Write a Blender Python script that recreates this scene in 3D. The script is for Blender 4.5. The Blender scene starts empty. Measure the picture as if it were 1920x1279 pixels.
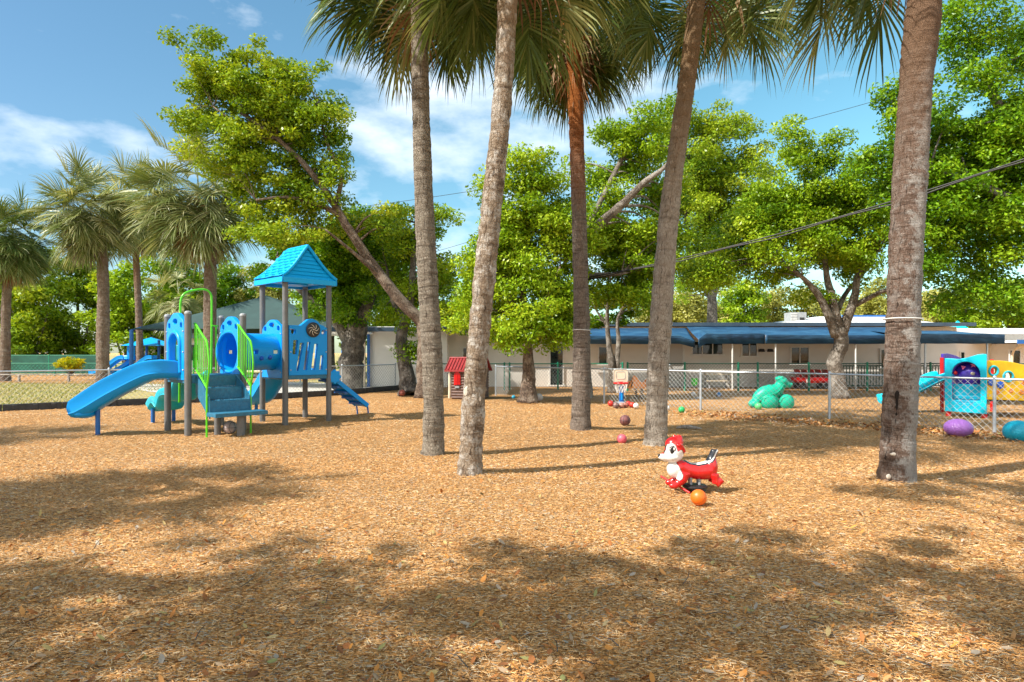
import bpy, bmesh, math, random
import numpy as np
from mathutils import Vector, Matrix, Euler
R = math.radians
rng = np.random.default_rng(7)
random.seed(7)
SC = bpy.context.scene
COL = SC.collection

# ------------------------------------------------------------------ camera
EYE = 1.6; F = 1200.0; HZ = 660.0      # eye height (m), focal length and horizon in photo pixels
cd = bpy.data.cameras.new("Camera"); cam = bpy.data.objects.new("Camera", cd); COL.objects.link(cam)
cam.location = (0, 0, EYE); cam.rotation_euler = (R(90), 0, 0)
cd.sensor_width = 36; cd.lens = F / 1920 * 36; cd.shift_y = (HZ - 639.5) / 1920
cd.clip_end = 2000; cd.clip_start = 0.05
SC.camera = cam
# ------------------------------------------------------------------ light
SUN_AZ = 26; SUN_EL = 47               # shadows run SUN_AZ degrees from +X towards +Y
sd = bpy.data.lights.new("Sun", 'SUN'); sun = bpy.data.objects.new("Sun", sd); COL.objects.link(sun)
sd.energy = 4.8; sd.angle = R(0.55); sd.color = (1.0, 0.93, 0.82)
dv = Vector((math.cos(R(SUN_AZ)) * math.cos(R(SUN_EL)), math.sin(R(SUN_AZ)) * math.cos(R(SUN_EL)), -math.sin(R(SUN_EL))))
sun.rotation_euler = dv.to_track_quat('-Z', 'Y').to_euler(); sun.location = (-20, -8, 25)
W = bpy.data.worlds.new("World"); SC.world = W; W.use_nodes = True
nt = W.node_tree; nt.nodes.clear()
def N(nt, t, **kw):
    n = nt.nodes.new(t)
    for k, v in kw.items():
        if k.startswith('i_'):
            n.inputs[int(k[2:]) if k[2:].isdigit() else k[2:].replace('_', ' ')].default_value = v
        else: setattr(n, k, v)
    return n
def mathn(nt, op, a, b=None, clamp=False):
    n = nt.nodes.new('ShaderNodeMath'); n.operation = op; n.use_clamp = clamp
    for i, s in enumerate((a, b)):
        if s is None: continue
        if isinstance(s, (int, float)): n.inputs[i].default_value = s
        else: nt.links.new(s, n.inputs[i])
    return n.outputs[0]
def mixc(nt, fac, a, b, blend='MIX'):
    n = nt.nodes.new('ShaderNodeMix'); n.data_type = 'RGBA'; n.blend_type = blend
    for i, s in ((0, fac), (6, a), (7, b)):
        if isinstance(s, (int, float)): n.inputs[i].default_value = s
        elif isinstance(s, (tuple, list)): n.inputs[i].default_value = (s[0], s[1], s[2], 1)
        else: nt.links.new(s, n.inputs[i])
    return n.outputs[2]
def ramp(nt, fac, stops, interp='LINEAR'):
    n = nt.nodes.new('ShaderNodeValToRGB'); e = n.color_ramp.elements; n.color_ramp.interpolation = interp
    while len(e) < len(stops): e.new(0.5)
    for i, (p, c) in enumerate(stops):
        e[i].position = p
        if isinstance(c, (int, float)): c = (c, c, c)
        e[i].color = (c[0], c[1], c[2], 1)
    nt.links.new(fac, n.inputs[0]); return n.outputs[0]
sky = N(nt, 'ShaderNodeTexSky', sky_type='NISHITA', sun_disc=False)
sky.sun_elevation = R(SUN_EL); sky.sun_rotation = R(244); sky.air_density = 1.0; sky.dust_density = 0.6; sky.ozone_density = 1.4
tc = N(nt, 'ShaderNodeTexCoord')
sep = N(nt, 'ShaderNodeSeparateXYZ'); nt.links.new(tc.outputs['Generated'], sep.inputs[0])
mp = N(nt, 'ShaderNodeMapping'); nt.links.new(tc.outputs['Generated'], mp.inputs[0]); mp.inputs['Scale'].default_value = (1, 1, 2.2)
mp.inputs['Location'].default_value = (3.3, 1.2, 0.4)
n1 = N(nt, 'ShaderNodeTexNoise'); n1.inputs['Scale'].default_value = 8.5; n1.inputs['Detail'].default_value = 9; n1.inputs['Roughness'].default_value = 0.56
nt.links.new(mp.outputs[0], n1.inputs['Vector'])
cl = None                              # soft places where the cloud bank stands: (x, z) on the dome at y = 1
for cx, cz, rx, rz, amp in ((-0.06, 0.34, .24, .10, .20), (-0.14, 0.42, .12, .08, .13), (-0.75, 0.31, .24, .05, .20), (0.1, .3, .2, .08, .15), (0.0, 0.08, 2.5, .10, .12), (0.24, 0.42, .14, .02, .08)):
    ux = mathn(nt, 'DIVIDE', sep.outputs[0], mathn(nt, 'MAXIMUM', sep.outputs[1], 0.05))
    uz = mathn(nt, 'DIVIDE', sep.outputs[2], mathn(nt, 'MAXIMUM', sep.outputs[1], 0.05))
    dx = mathn(nt, 'DIVIDE', mathn(nt, 'SUBTRACT', ux, cx), rx); dz = mathn(nt, 'DIVIDE', mathn(nt, 'SUBTRACT', uz, cz), rz)
    q = mathn(nt, 'ADD', mathn(nt, 'MULTIPLY', dx, dx), mathn(nt, 'MULTIPLY', dz, dz)); q = mathn(nt, 'MULTIPLY', q, q)
    g = mathn(nt, 'MULTIPLY', mathn(nt, 'DIVIDE', 1.0, mathn(nt, 'ADD', q, 1.0)), amp)
    cl = g if cl is None else mathn(nt, 'ADD', cl, g)
mask = ramp(nt, mathn(nt, 'ADD', n1.outputs[0], cl), [(0.60, 0.0), (0.95, 1.0)])
hsv = N(nt, 'ShaderNodeHueSaturation'); hsv.inputs['Saturation'].default_value = 1.1; hsv.inputs['Hue'].default_value = 0.492; nt.links.new(sky.outputs[0], hsv.inputs['Color'])
ug = nt.nodes.new('ShaderNodeMapRange'); nt.links.new(sep.outputs[0], ug.inputs[0]); ug.inputs[1].default_value = -0.7; ug.inputs[2].default_value = 0.5
mul = mixc(nt, 1.0, hsv.outputs[0], mixc(nt, ug.outputs[0], (0.66, 0.74, 0.76), (0.92, 1.22, 1.05)), 'MULTIPLY')
skyc = mixc(nt, mathn(nt, 'MULTIPLY', mask, 0.8), mul, (5.6, 6.1, 6.6))
rear = nt.nodes.new('ShaderNodeMapRange'); nt.links.new(sep.outputs[1], rear.inputs[0]); rear.inputs[1].default_value = 0.05; rear.inputs[2].default_value = -0.35   # unseen warm cloud glow added behind the camera to lift the shadow fill
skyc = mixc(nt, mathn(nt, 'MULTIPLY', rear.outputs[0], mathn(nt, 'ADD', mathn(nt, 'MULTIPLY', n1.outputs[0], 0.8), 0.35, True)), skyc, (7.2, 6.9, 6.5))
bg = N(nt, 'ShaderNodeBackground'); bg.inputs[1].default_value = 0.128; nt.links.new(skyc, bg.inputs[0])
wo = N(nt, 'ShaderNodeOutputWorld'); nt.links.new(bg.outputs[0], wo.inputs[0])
SC.view_settings.view_transform = 'Standard'; SC.view_settings.look = 'None'; SC.view_settings.gamma = 1
SC.view_settings.exposure = 0.79
SC.render.engine = 'CYCLES'
SC.cycles.max_bounces = 6; SC.cycles.transparent_max_bounces = 8; SC.cycles.diffuse_bounces = 3
SC.cycles.use_denoising = True

# ------------------------------------------------------------------ helpers
def G(px, py):                          # a ground point seen at a photo pixel
    d = EYE * F / (py - HZ); return ((px - 960) / F * d, d, 0.0)
def P(px, py, d):                       # a point at depth d
    return ((px - 960) / F * d, d, EYE - (py - HZ) / F * d)
def sm(t): return t * t * (3 - 2 * t)

class MB:
    def __init__(s): s.v = []; s.f = []; s.uv = []; s.hasuv = False
    def add(s, v, f, uv=None):
        o = len(s.v); s.v += [tuple(p) for p in v]; s.f += [tuple(i + o for i in q) for q in f]
        if uv is not None: s.uv += uv; s.hasuv = True
        else: s.uv += [(0, 0, 0)] * len(v)
        return s
    def box(s, c, size, rot=None, taper=1.0):
        x, y, z = [k / 2 for k in size]; M = rot if rot is not None else Matrix.Identity(3)
        if isinstance(M, (int, float)): M = Matrix.Rotation(M, 3, 'Z')
        vs = []
        for k in (-1, 1):
            t = taper if k > 0 else 1
            for a, b in ((-1, -1), (1, -1), (1, 1), (-1, 1)): vs.append(Vector(c) + M @ Vector((a * x * t, b * y * t, k * z)))
        return s.add(vs, [(3, 2, 1, 0), (4, 5, 6, 7), (0, 1, 5, 4), (1, 2, 6, 5), (2, 3, 7, 6), (3, 0, 4, 7)])
    def tube(s, pts, r, n=10, caps=True, closed=False, uv=False, squash=None):
        pts = [Vector(p) for p in pts]; m = len(pts)
        if not isinstance(r, (list, tuple, np.ndarray)): r = [r] * m
        T = []
        for i in range(m):
            a = pts[(i - 1) % m] if (i > 0 or closed) else pts[i]; b = pts[(i + 1) % m] if (i < m - 1 or closed) else pts[i]
            T.append((b - a).normalized() if (b - a).length > 1e-9 else Vector((0, 0, 1)))
        ref = Vector((0, 0, 1)) if abs(T[0].z) < 0.9 else Vector((0, 1, 0))
        X = ref.cross(T[0]).normalized(); vs = []; uvs = []; L = 0
        nn = n + 1 if uv else n
        for i in range(m):
            X = (X - T[i] * X.dot(T[i])); X = X.normalized() if X.length > 1e-6 else T[i].orthogonal().normalized()
            Y = T[i].cross(X)
            if i: L += (pts[i] - pts[i - 1]).length
            for k in range(nn):
                a = 2 * math.pi * k / n; rr = r[i]
                if callable(squash): rr = rr * squash(i, a)
                vs.append(pts[i] + (X * math.cos(a) + Y * math.sin(a)) * rr); uvs.append((a * r[0], L, 0))
        fs = []
        for i in range(m if closed else m - 1):
            j = (i + 1) % m
            for k in range(n):
                k2 = k + 1 if uv else (k + 1) % n
                fs.append((i * nn + k, i * nn + k2, j * nn + k2, j * nn + k))
        if caps and not closed:
            fs.append(tuple(reversed(range(n)))); fs.append(tuple((m - 1) * nn + k for k in range(n)))
        return s.add(vs, fs, uvs if uv else None)
    def bar(s, a, b, r, n=8): return s.tube([a, b], r, n)
    def rev(s, prof, c=(0, 0, 0), n=24, M=None):
        vs = []; M = M or Matrix.Identity(3); m = len(prof)
        for (r, z) in prof:
            for k in range(n):
                a = 2 * math.pi * k / n; vs.append(Vector(c) + M @ Vector((r * math.cos(a), r * math.sin(a), z)))
        fs = [(i * n + k, i * n + (k + 1) % n, (i + 1) * n + (k + 1) % n, (i + 1) * n + k) for i in range(m - 1) for k in range(n)]
        if prof[0][0] > 1e-4: fs.append(tuple(reversed(range(n))))
        if prof[-1][0] > 1e-4: fs.append(tuple((m - 1) * n + k for k in range(n)))
        return s.add(vs, fs)
    def ball(s, c, r, n=24, m=14, M=None):
        rx, ry, rz = (r, r, r) if isinstance(r, (int, float)) else r; M = M or Matrix.Identity(3); vs = []; fs = []
        for i in range(m + 1):
            t = math.pi * i / m
            for k in range(n):
                a = 2 * math.pi * k / n
                vs.append(Vector(c) + M @ Vector((rx * max(math.sin(t), 1e-3) * math.cos(a), ry * max(math.sin(t), 1e-3) * math.sin(a), -rz * math.cos(t))))
        for i in range(m):
            for k in range(n): fs.append((i * n + k, i * n + (k + 1) % n, (i + 1) * n + (k + 1) % n, (i + 1) * n + k))
        return s.add(vs, fs)
    def mesh(s, name, smooth=40):
        me = bpy.data.meshes.new(name); me.from_pydata([tuple(p) for p in s.v], [], s.f)
        if s.hasuv:
            at = me.attributes.new('buv', 'FLOAT_VECTOR', 'POINT'); at.data.foreach_set('vector', np.array(s.uv, dtype=np.float32).ravel())
        me.validate(); 
        bm = bmesh.new(); bm.from_mesh(me)
        if not s.hasuv: bmesh.ops.recalc_face_normals(bm, faces=bm.faces)
        bm.to_mesh(me); bm.free()
        me.shade_smooth()
        if smooth < 180: me.set_sharp_from_angle(angle=R(smooth))
        return me
    def build(s, name, mat, parent=None, world=True, smooth=40, bevel=0, bseg=2):
        me = s.mesh(name, smooth); return put(name, me, mat, parent, world, bevel, bseg)
def put(name, me, mat, parent=None, world=True, bevel=0, bseg=2):
    o = bpy.data.objects.new(name, me); COL.objects.link(o)
    if mat is not None and not me.materials: me.materials.append(mat)
    if parent is not None:
        if world:
            M = wmat(parent).inverted(); me.transform(M)
        o.parent = parent
    if bevel:
        b = o.modifiers.new('Bevel', 'BEVEL'); b.width = bevel; b.segments = bseg; b.limit_method = 'ANGLE'; b.angle_limit = R(35)
    return o
def wmat(o):
    M = Matrix.LocRotScale(o.location, o.rotation_euler, o.scale)
    return wmat(o.parent) @ M if o.parent else M
def tag(o, label, cat, group=None):
    o['label'] = label; o['category'] = cat
    if group: o['group'] = group
    return o
def thing(name, label, cat, loc=(0, 0, 0), rz=0, group=None):
    o = bpy.data.objects.new(name, None); COL.objects.link(o); o.empty_display_size = 0.2
    o.location = loc; o.rotation_euler = (0, 0, rz); return tag(o, label, cat, group)
def struct(o): o['kind'] = 'structure'; return o
def panel(name, outline, holes, th, mat, parent, M, bevel=0.012):
    """a moulded sheet with holes; outline in (u, z); M maps (u, z, w) to the world"""
    cu = bpy.data.curves.new(name, 'CURVE'); cu.dimensions = '2D'; cu.fill_mode = 'BOTH'; cu.extrude = th / 2 - bevel; cu.bevel_depth = bevel; cu.bevel_resolution = 2; cu.offset = -bevel
    for lp in [outline] + list(holes):
        sp = cu.splines.new('POLY'); sp.points.add(len(lp) - 1); sp.use_cyclic_u = True
        for i, (a, b) in enumerate(lp): sp.points[i].co = (a, b, 0, 1)
    o = bpy.data.objects.new(name, cu); COL.objects.link(o)
    dg = bpy.context.evaluated_depsgraph_get(); me = bpy.data.meshes.new_from_object(o.evaluated_get(dg))
    bpy.data.objects.remove(o); me.name = name; me.transform(M); me.materials.clear()
    me.shade_smooth(); me.set_sharp_from_angle(angle=R(40))
    return put(name, me, mat, parent)
def circ(cx, cy, rx, ry=None, n=24, a0=0, a1=360):
    ry = ry or rx; full = a1 - a0 >= 360
    return [(cx + rx * math.cos(R(a0 + (a1 - a0) * i / (n if full else n - 1))), cy + ry * math.sin(R(a0 + (a1 - a0) * i / (n if full else n - 1)))) for i in range(n)]
def rrect(cx, cy, w, h, r, n=5):
    out = []
    for sx, sy, a in ((1, 1, 0), (-1, 1, 90), (-1, -1, 180), (1, -1, 270)):
        for i in range(n): 
            t = R(a + 90 * i / (n - 1)); out.append((cx + sx * (w / 2 - r) + r * math.cos(t), cy + sy * (h / 2 - r) + r * math.sin(t)))
    return out
def fastmesh(name, verts, faces_n, nf, mat, attr=None):
    """verts (n,3) float; faces_n flat index array; nf corners per face"""
    me = bpy.data.meshes.new(name); nv = len(verts); nl = len(faces_n); npoly = nl // nf
    me.vertices.add(nv); me.vertices.foreach_set('co', np.ascontiguousarray(verts, dtype=np.float32).ravel())
    me.loops.add(nl); me.loops.foreach_set('vertex_index', np.ascontiguousarray(faces_n, dtype=np.int32))
    me.polygons.add(npoly); me.polygons.foreach_set('loop_start', np.arange(0, nl, nf, dtype=np.int32))
    me.update(calc_edges=True)
    if attr is not None:
        at = me.attributes.new('tint', 'FLOAT', 'POINT'); at.data.foreach_set('value', np.ascontiguousarray(attr, dtype=np.float32))
    me.materials.append(mat); return me
def spline(pts, k=6):
    pts = [Vector(p) for p in pts]; out = []
    for i in range(len(pts) - 1):
        p0 = pts[max(i - 1, 0)]; p1 = pts[i]; p2 = pts[i + 1]; p3 = pts[min(i + 2, len(pts) - 1)]
        for j in range(k):
            t = j / k
            out.append(0.5 * ((2 * p1) + (p2 - p0) * t + (2 * p0 - 5 * p1 + 4 * p2 - p3) * t * t + (3 * p1 - p0 - 3 * p2 + p3) * t ** 3))
    out.append(pts[-1]); return out
def interp(a, n): 
    return list(np.interp(np.linspace(0, 1, n), np.linspace(0, 1, len(a)), a))

# ------------------------------------------------------------------ materials
def newmat(name):
    m = bpy.data.materials.new(name); m.use_nodes = True; nt = m.node_tree; b = nt.nodes['Principled BSDF']; return m, nt, b
def noise(nt, vec, scale, detail=4, rough=0.55, dist=0):
    n = nt.nodes.new('ShaderNodeTexNoise'); n.inputs['Scale'].default_value = scale; n.inputs['Detail'].default_value = detail; n.inputs['Roughness'].default_value = rough; n.inputs['Distortion'].default_value = dist
    if vec is not None: nt.links.new(vec, n.inputs['Vector'])
    return n
def bump(nt, b, h, strength=0.3, dist=0.02):
    n = nt.nodes.new('ShaderNodeBump'); n.inputs['Strength'].default_value = strength; n.inputs['Distance'].default_value = dist
    nt.links.new(h, n.inputs['Height']); nt.links.new(n.outputs[0], b.inputs['Normal']); return n
def objco(nt, scale=(1, 1, 1)):
    t = nt.nodes.new('ShaderNodeTexCoord'); m = nt.nodes.new('ShaderNodeMapping'); m.inputs['Scale'].default_value = scale; nt.links.new(t.outputs['Object'], m.inputs[0]); return m.outputs[0]
def plain(name, col, rough=0.5, var=0.12, nscale=6, bmp=0.0, bscale=60, metal=0, coat=0, dirt=None, dirtamt=0.3):
    m, nt, b = newmat(name); co = objco(nt)
    n = noise(nt, co, nscale, 5); 
    dark = tuple(c * (1 - var * 1.6) for c in col); light = tuple(min(c * (1 + var), 1) for c in col)
    c = mixc(nt, ramp(nt, n.outputs[0], [(0.3, 0.0), (0.7, 1.0)]), dark, light)
    if dirt:
        d = noise(nt, co, nscale * 2.7, 7, 0.7); c = mixc(nt, mathn(nt, 'MULTIPLY', ramp(nt, d.outputs[0], [(0.52, 0.0), (0.75, 1.0)]), dirtamt), c, dirt)
    nt.links.new(c, b.inputs['Base Color'])
    rn = noise(nt, co, nscale * 4, 4); nt.links.new(mathn(nt, 'ADD', mathn(nt, 'MULTIPLY', rn.outputs[0], 0.3), rough - 0.15, True), b.inputs['Roughness'])
    b.inputs['Metallic'].default_value = metal
    if coat: b.inputs['Coat Weight'].default_value = coat; b.inputs['Coat Roughness'].default_value = 0.15
    if bmp: bump(nt, b, noise(nt, co, bscale, 4).outputs[0], bmp, 0.01)
    return m
def leafmat(name, c0, c1, c2, trans=0.35, gloss=0.35):
    m, nt, b = newmat(name); a = nt.nodes.new('ShaderNodeAttribute'); a.attribute_name = 'tint'
    c = ramp(nt, a.outputs['Fac'], [(0.0, c0), (0.5, c1), (1.0, c2)])
    nt.links.new(c, b.inputs['Base Color']); b.inputs['Roughness'].default_value = gloss; b.inputs['Specular IOR Level'].default_value = 0.22
    tr = nt.nodes.new('ShaderNodeBsdfTranslucent'); nt.links.new(mixc(nt, 1.0, c, (1.25, 1.1, 0.5), 'MULTIPLY'), tr.inputs[0])
    mx = nt.nodes.new('ShaderNodeMixShader'); mx.inputs[0].default_value = trans
    nt.links.new(b.outputs[0], mx.inputs[1]); nt.links.new(tr.outputs[0], mx.inputs[2]); nt.links.new(mx.outputs[0], nt.nodes['Material Output'].inputs[0])
    return m
def palmbark(name, c_dark, c_mid, c_light, c_up, up0, up1, bw=0.07, bh=0.035, patch=0.35, patchcol=(0.5, 0.48, 0.44), ring=0.5, side=None):
    m, nt, b = newmat(name); a = nt.nodes.new('ShaderNodeAttribute'); a.attribute_name = 'buv'
    obj = objco(nt)
    nz = noise(nt, a.outputs['Vector'], 7, 4)
    dis = nt.nodes.new('ShaderNodeVectorMath'); dis.operation = 'MULTIPLY_ADD'; dis.inputs[1].default_value = (0.10, 0.05, 0); nt.links.new(nz.outputs['Color'], dis.inputs[0]); nt.links.new(a.outputs['Vector'], dis.inputs[2])
    mp = nt.nodes.new('ShaderNodeMapping'); mp.inputs['Scale'].default_value = (1 / bw, 1 / bh, 0); nt.links.new(dis.outputs[0], mp.inputs[0])
    vo = nt.nodes.new('ShaderNodeTexVoronoi'); vo.voronoi_dimensions = '2D'; vo.feature = 'DISTANCE_TO_EDGE'; vo.inputs['Scale'].default_value = 1; vo.inputs['Randomness'].default_value = 0.85; nt.links.new(mp.outputs[0], vo.inputs['Vector'])
    vc = nt.nodes.new('ShaderNodeTexVoronoi'); vc.voronoi_dimensions = '2D'; vc.inputs['Scale'].default_value = 1; vc.inputs['Randomness'].default_value = 0.85; nt.links.new(mp.outputs[0], vc.inputs['Vector'])
    vs = nt.nodes.new('ShaderNodeSeparateColor'); nt.links.new(vc.outputs['Color'], vs.inputs[0])
    edge = ramp(nt, vo.outputs['Distance'], [(0.0, 0.0), (0.09, 1.0)])
    ringm = nt.nodes.new('ShaderNodeMapping'); ringm.inputs['Scale'].default_value = (1.6, 1.6 / bh * .5, 0); nt.links.new(dis.outputs[0], ringm.inputs[0]); rn = noise(nt, ringm.outputs[0], 1.0, 5, 0.7)
    cell = mixc(nt, vs.outputs[0], c_mid, c_light)
    cell = mixc(nt, mathn(nt, 'MULTIPLY', mathn(nt, 'SUBTRACT', 1.0, edge), 0.5), cell, c_dark)
    cell = mixc(nt, mathn(nt, 'MULTIPLY', ramp(nt, rn.outputs[0], [(0.38, 1.0), (0.49, 0.0)]), ring), cell, c_dark)
    fine = nt.nodes.new('ShaderNodeMapping'); fine.inputs['Scale'].default_value = (1, 0.25, 1); nt.links.new(a.outputs['Vector'], fine.inputs[0])
    fn = noise(nt, fine.outputs[0], 90, 6, 0.7)
    big = noise(nt, obj, 3.2, 6, 0.65)
    c = mixc(nt, ramp(nt, fn.outputs[0], [(0.35, 0.7), (0.6, 0.0)]), cell, c_dark)
    pm = noise(nt, obj, 7, 8, 0.72)
    c = mixc(nt, mathn(nt, 'MULTIPLY', ramp(nt, pm.outputs[0], [(0.5, 0.0), (0.6, 1.0)]), patch), c, patchcol)
    c = mixc(nt, ramp(nt, big.outputs[0], [(0.35, 0.6), (0.6, 0.0)]), c, tuple(x * 0.7 for x in c_mid))
    crk = nt.nodes.new('ShaderNodeMapping'); crk.inputs['Scale'].default_value = (26, 4.0, 0); crk.inputs['Location'].default_value = (3, 7, 0); nt.links.new(dis.outputs[0], crk.inputs[0]); ck = noise(nt, crk.outputs[0], 1.0, 6, 0.7)
    c = mixc(nt, ramp(nt, ck.outputs[0], [(0.36, 0.85), (0.45, 0.0)]), c, tuple(x * 0.6 for x in c_dark))
    s = nt.nodes.new('ShaderNodeSeparateXYZ'); nt.links.new(a.outputs['Vector'], s.inputs[0])
    if side:                             # lichen whitens one side of the trunk
        sn = mathn(nt, 'ADD', s.outputs[0], mathn(nt, 'MULTIPLY', mathn(nt, 'SUBTRACT', pm.outputs[0], 0.5), 1.1)); mk = mathn(nt, 'MULTIPLY', ramp(nt, mathn(nt, 'SUBTRACT', sn, side[0] - 0.5), [(0.44, 0.0), (0.56, 1.0)]), ramp(nt, fn.outputs[0], [(0.35, 0.25), (0.55, 0.9)])); c = mixc(nt, mk, c, patchcol)
    mr = nt.nodes.new('ShaderNodeMapRange'); nt.links.new(mathn(nt, 'ADD', s.outputs[1], mathn(nt, 'MULTIPLY', big.outputs[0], 1.5)), mr.inputs[0]); mr.inputs[1].default_value = up0 + .7; mr.inputs[2].default_value = up1 + .7
    up = mixc(nt, fn.outputs[0], tuple(x * 0.55 for x in c_up), c_up)
    c = mixc(nt, mr.outputs[0], c, up)
    nt.links.new(c, b.inputs['Base Color']); b.inputs['Roughness'].default_value = 0.9; b.inputs['Specular IOR Level'].default_value = 0.2
    h = mathn(nt, 'ADD', mathn(nt, 'ADD', mathn(nt, 'MULTIPLY', edge, 0.35), mathn(nt, 'MULTIPLY', rn.outputs[0], 1.6)), mathn(nt, 'MULTIPLY', fn.outputs[0], 0.9))
    h = mathn(nt, 'ADD', h, mathn(nt, 'ADD', mathn(nt, 'MULTIPLY', pm.outputs[0], 1.2), mathn(nt, 'MULTIPLY', ck.outputs[0], 1.5)))
    bump(nt, b, h, 1.0, 0.032); return m
def oakbark(name, c0, c1, c2):
    m, nt, b = newmat(name); co = objco(nt, (1, 1, 0.35))
    v = nt.nodes.new('ShaderNodeTexVoronoi'); v.inputs['Scale'].default_value = 26; v.feature = 'DISTANCE_TO_EDGE'; n0 = noise(nt, co, 8, 4)
    ds = nt.nodes.new('ShaderNodeMix'); ds.data_type = 'VECTOR'; ds.inputs[0].default_value = 0.12; nt.links.new(co, ds.inputs[4]); nt.links.new(n0.outputs['Color'], ds.inputs[5]); nt.links.new(ds.outputs[1], v.inputs['Vector'])
    big = noise(nt, objco(nt), 2.6, 8, 0.7)
    c = mixc(nt, ramp(nt, v.outputs[0], [(0.0, 0.0), (0.2, 1.0)]), c0, c1); c = mixc(nt, ramp(nt, big.outputs[0], [(0.47, 0.0), (0.6, 0.8)]), c, c2)
    nt.links.new(c, b.inputs['Base Color']); b.inputs['Roughness'].default_value = 0.95
    bump(nt, b, mathn(nt, 'ADD', ramp(nt, v.outputs[0], [(0, 0), (0.3, 1)]), big.outputs[0]), 0.8, 0.03); return m
def chipmat(name, stops):
    m, nt, b = newmat(name); a = nt.nodes.new('ShaderNodeAttribute'); a.attribute_name = 'tint'
    c = ramp(nt, a.outputs['Fac'], stops); n = noise(nt, objco(nt), 120, 3); c = mixc(nt, 0.35, c, ramp(nt, n.outputs[0], [(0.3, 0.55), (0.7, 1.0)]), 'MULTIPLY')
    nt.links.new(c, b.inputs['Base Color']); b.inputs['Roughness'].default_value = 0.75; b.inputs['Specular IOR Level'].default_value = 0.25; return m
M = {}
CHIP = [(0.0, (0.10, 0.045, 0.018)), (0.13, (0.26, 0.11, 0.035)), (0.32, (0.60, 0.27, 0.07)), (0.60, (0.84, 0.44, 0.155)), (0.83, (0.92, 0.62, 0.31)), (0.93, (0.9, 0.76, 0.52)), (1.0, (0.40, 0.36, 0.32))]
def mulch(name):
    m, nt, b = newmat(name)
    t = nt.nodes.new('ShaderNodeTexCoord'); base = t.outputs['Object']
    big = noise(nt, base, 0.45, 5, 0.6); med = noise(nt, base, 3.0, 4)
    cols = []; hs = []
    for ang, sx, sy in ((0.4, 44, 150), (1.5, 40, 130), (2.5, 48, 160)):
        mp = nt.nodes.new('ShaderNodeMapping'); mp.inputs['Rotation'].default_value = (0, 0, ang); mp.inputs['Scale'].default_value = (sx, sy, 0.0)
        nt.links.new(base, mp.inputs[0]); wob = noise(nt, mp.outputs[0], 0.35, 2)
        ds = nt.nodes.new('ShaderNodeMix'); ds.data_type = 'VECTOR'; ds.clamp_factor = False; ds.inputs[0].default_value = 0.5
        ad = nt.nodes.new('ShaderNodeVectorMath'); ad.operation = 'MULTIPLY_ADD'; ad.inputs[1].default_value = (2.2, 2.2, 0); nt.links.new(wob.outputs['Color'], ad.inputs[0]); nt.links.new(mp.outputs[0], ad.inputs[2])
        v = nt.nodes.new('ShaderNodeTexVoronoi'); v.voronoi_dimensions = '2D'; v.inputs['Scale'].default_value = 1.0; nt.links.new(ad.outputs[0], v.inputs['Vector'])
        s = nt.nodes.new('ShaderNodeSeparateColor'); nt.links.new(v.outputs['Color'], s.inputs[0])
        cols.append(s.outputs[0]); hs.append((s.outputs[1], v.outputs['Distance']))
    # pick one of the three grain directions per patch
    pk = nt.nodes.new('ShaderNodeTexVoronoi'); pk.voronoi_dimensions = '2D'; pk.inputs['Scale'].default_value = 30; nt.links.new(base, pk.inputs['Vector'])
    ps = nt.nodes.new('ShaderNodeSeparateColor'); nt.links.new(pk.outputs['Color'], ps.inputs[0])
    k1 = mathn(nt, 'GREATER_THAN', ps.outputs[0], 0.36); k2 = mathn(nt, 'GREATER_THAN', ps.outputs[0], 0.7)
    def pick(a, b_, c):
        x = mathn(nt, 'ADD', mathn(nt, 'MULTIPLY', a, mathn(nt, 'SUBTRACT', 1, k1)), mathn(nt, 'MULTIPLY', b_, mathn(nt, 'SUBTRACT', k1, k2)))
        return mathn(nt, 'ADD', x, mathn(nt, 'MULTIPLY', c, k2))
    f = pick(*cols); h = pick(hs[0][0], hs[1][0], hs[2][0]); e = pick(hs[0][1], hs[1][1], hs[2][1])
    c = ramp(nt, f, CHIP)
    c = mixc(nt, mathn(nt, 'MULTIPLY', ramp(nt, big.outputs[0], [(0.4, 0.0), (0.7, 1.0)]), 0.35), c, (0.74, 0.36, 0.12))
    c = mixc(nt, mathn(nt, 'MULTIPLY', ramp(nt, med.outputs[0], [(0.52, 0.0), (0.7, 1.0)]), 0.22), c, (0.25, 0.14, 0.07))
    nt.links.new(c, b.inputs['Base Color']); b.inputs['Roughness'].default_value = 0.9; b.inputs['Specular IOR Level'].default_value = 0.15
    hh = mathn(nt, 'SUBTRACT', h, mathn(nt, 'MULTIPLY', e, 1.1)); bump(nt, b, hh, 0.9, 0.022)
    return m
M['mulch'] = mulch('mulch')
M['chip'] = chipmat('chip', CHIP)
M['dryleaf'] = chipmat('dryleaf', [(0.0, (0.16, 0.07, 0.03)), (0.3, (0.45, 0.17, 0.05)), (0.5, (0.62, 0.27, 0.06)), (0.7, (0.40, 0.26, 0.14)), (0.85, (0.38, 0.33, 0.27)), (0.95, (0.5, 0.36, 0.14)), (1.0, (0.26, 0.27, 0.10))])
def grassm():
    m, nt, b = newmat('grass'); co = objco(nt); n = noise(nt, co, 0.5, 6, 0.65); f = noise(nt, co, 14, 6, 0.75)
    c = ramp(nt, n.outputs[0], [(0.3, (0.26, 0.27, 0.07)), (0.5, (0.46, 0.37, 0.15)), (0.7, (0.5, 0.36, 0.18))])
    c = mixc(nt, ramp(nt, f.outputs[0], [(0.4, 0.55), (0.6, 0.0)]), c, (0.13, 0.16, 0.03)); nt.links.new(c, b.inputs['Base Color']); b.inputs['Roughness'].default_value = 0.95
    bump(nt, b, f.outputs[0], 0.8, 0.05); return m
M['grass'] = grassm()
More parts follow.
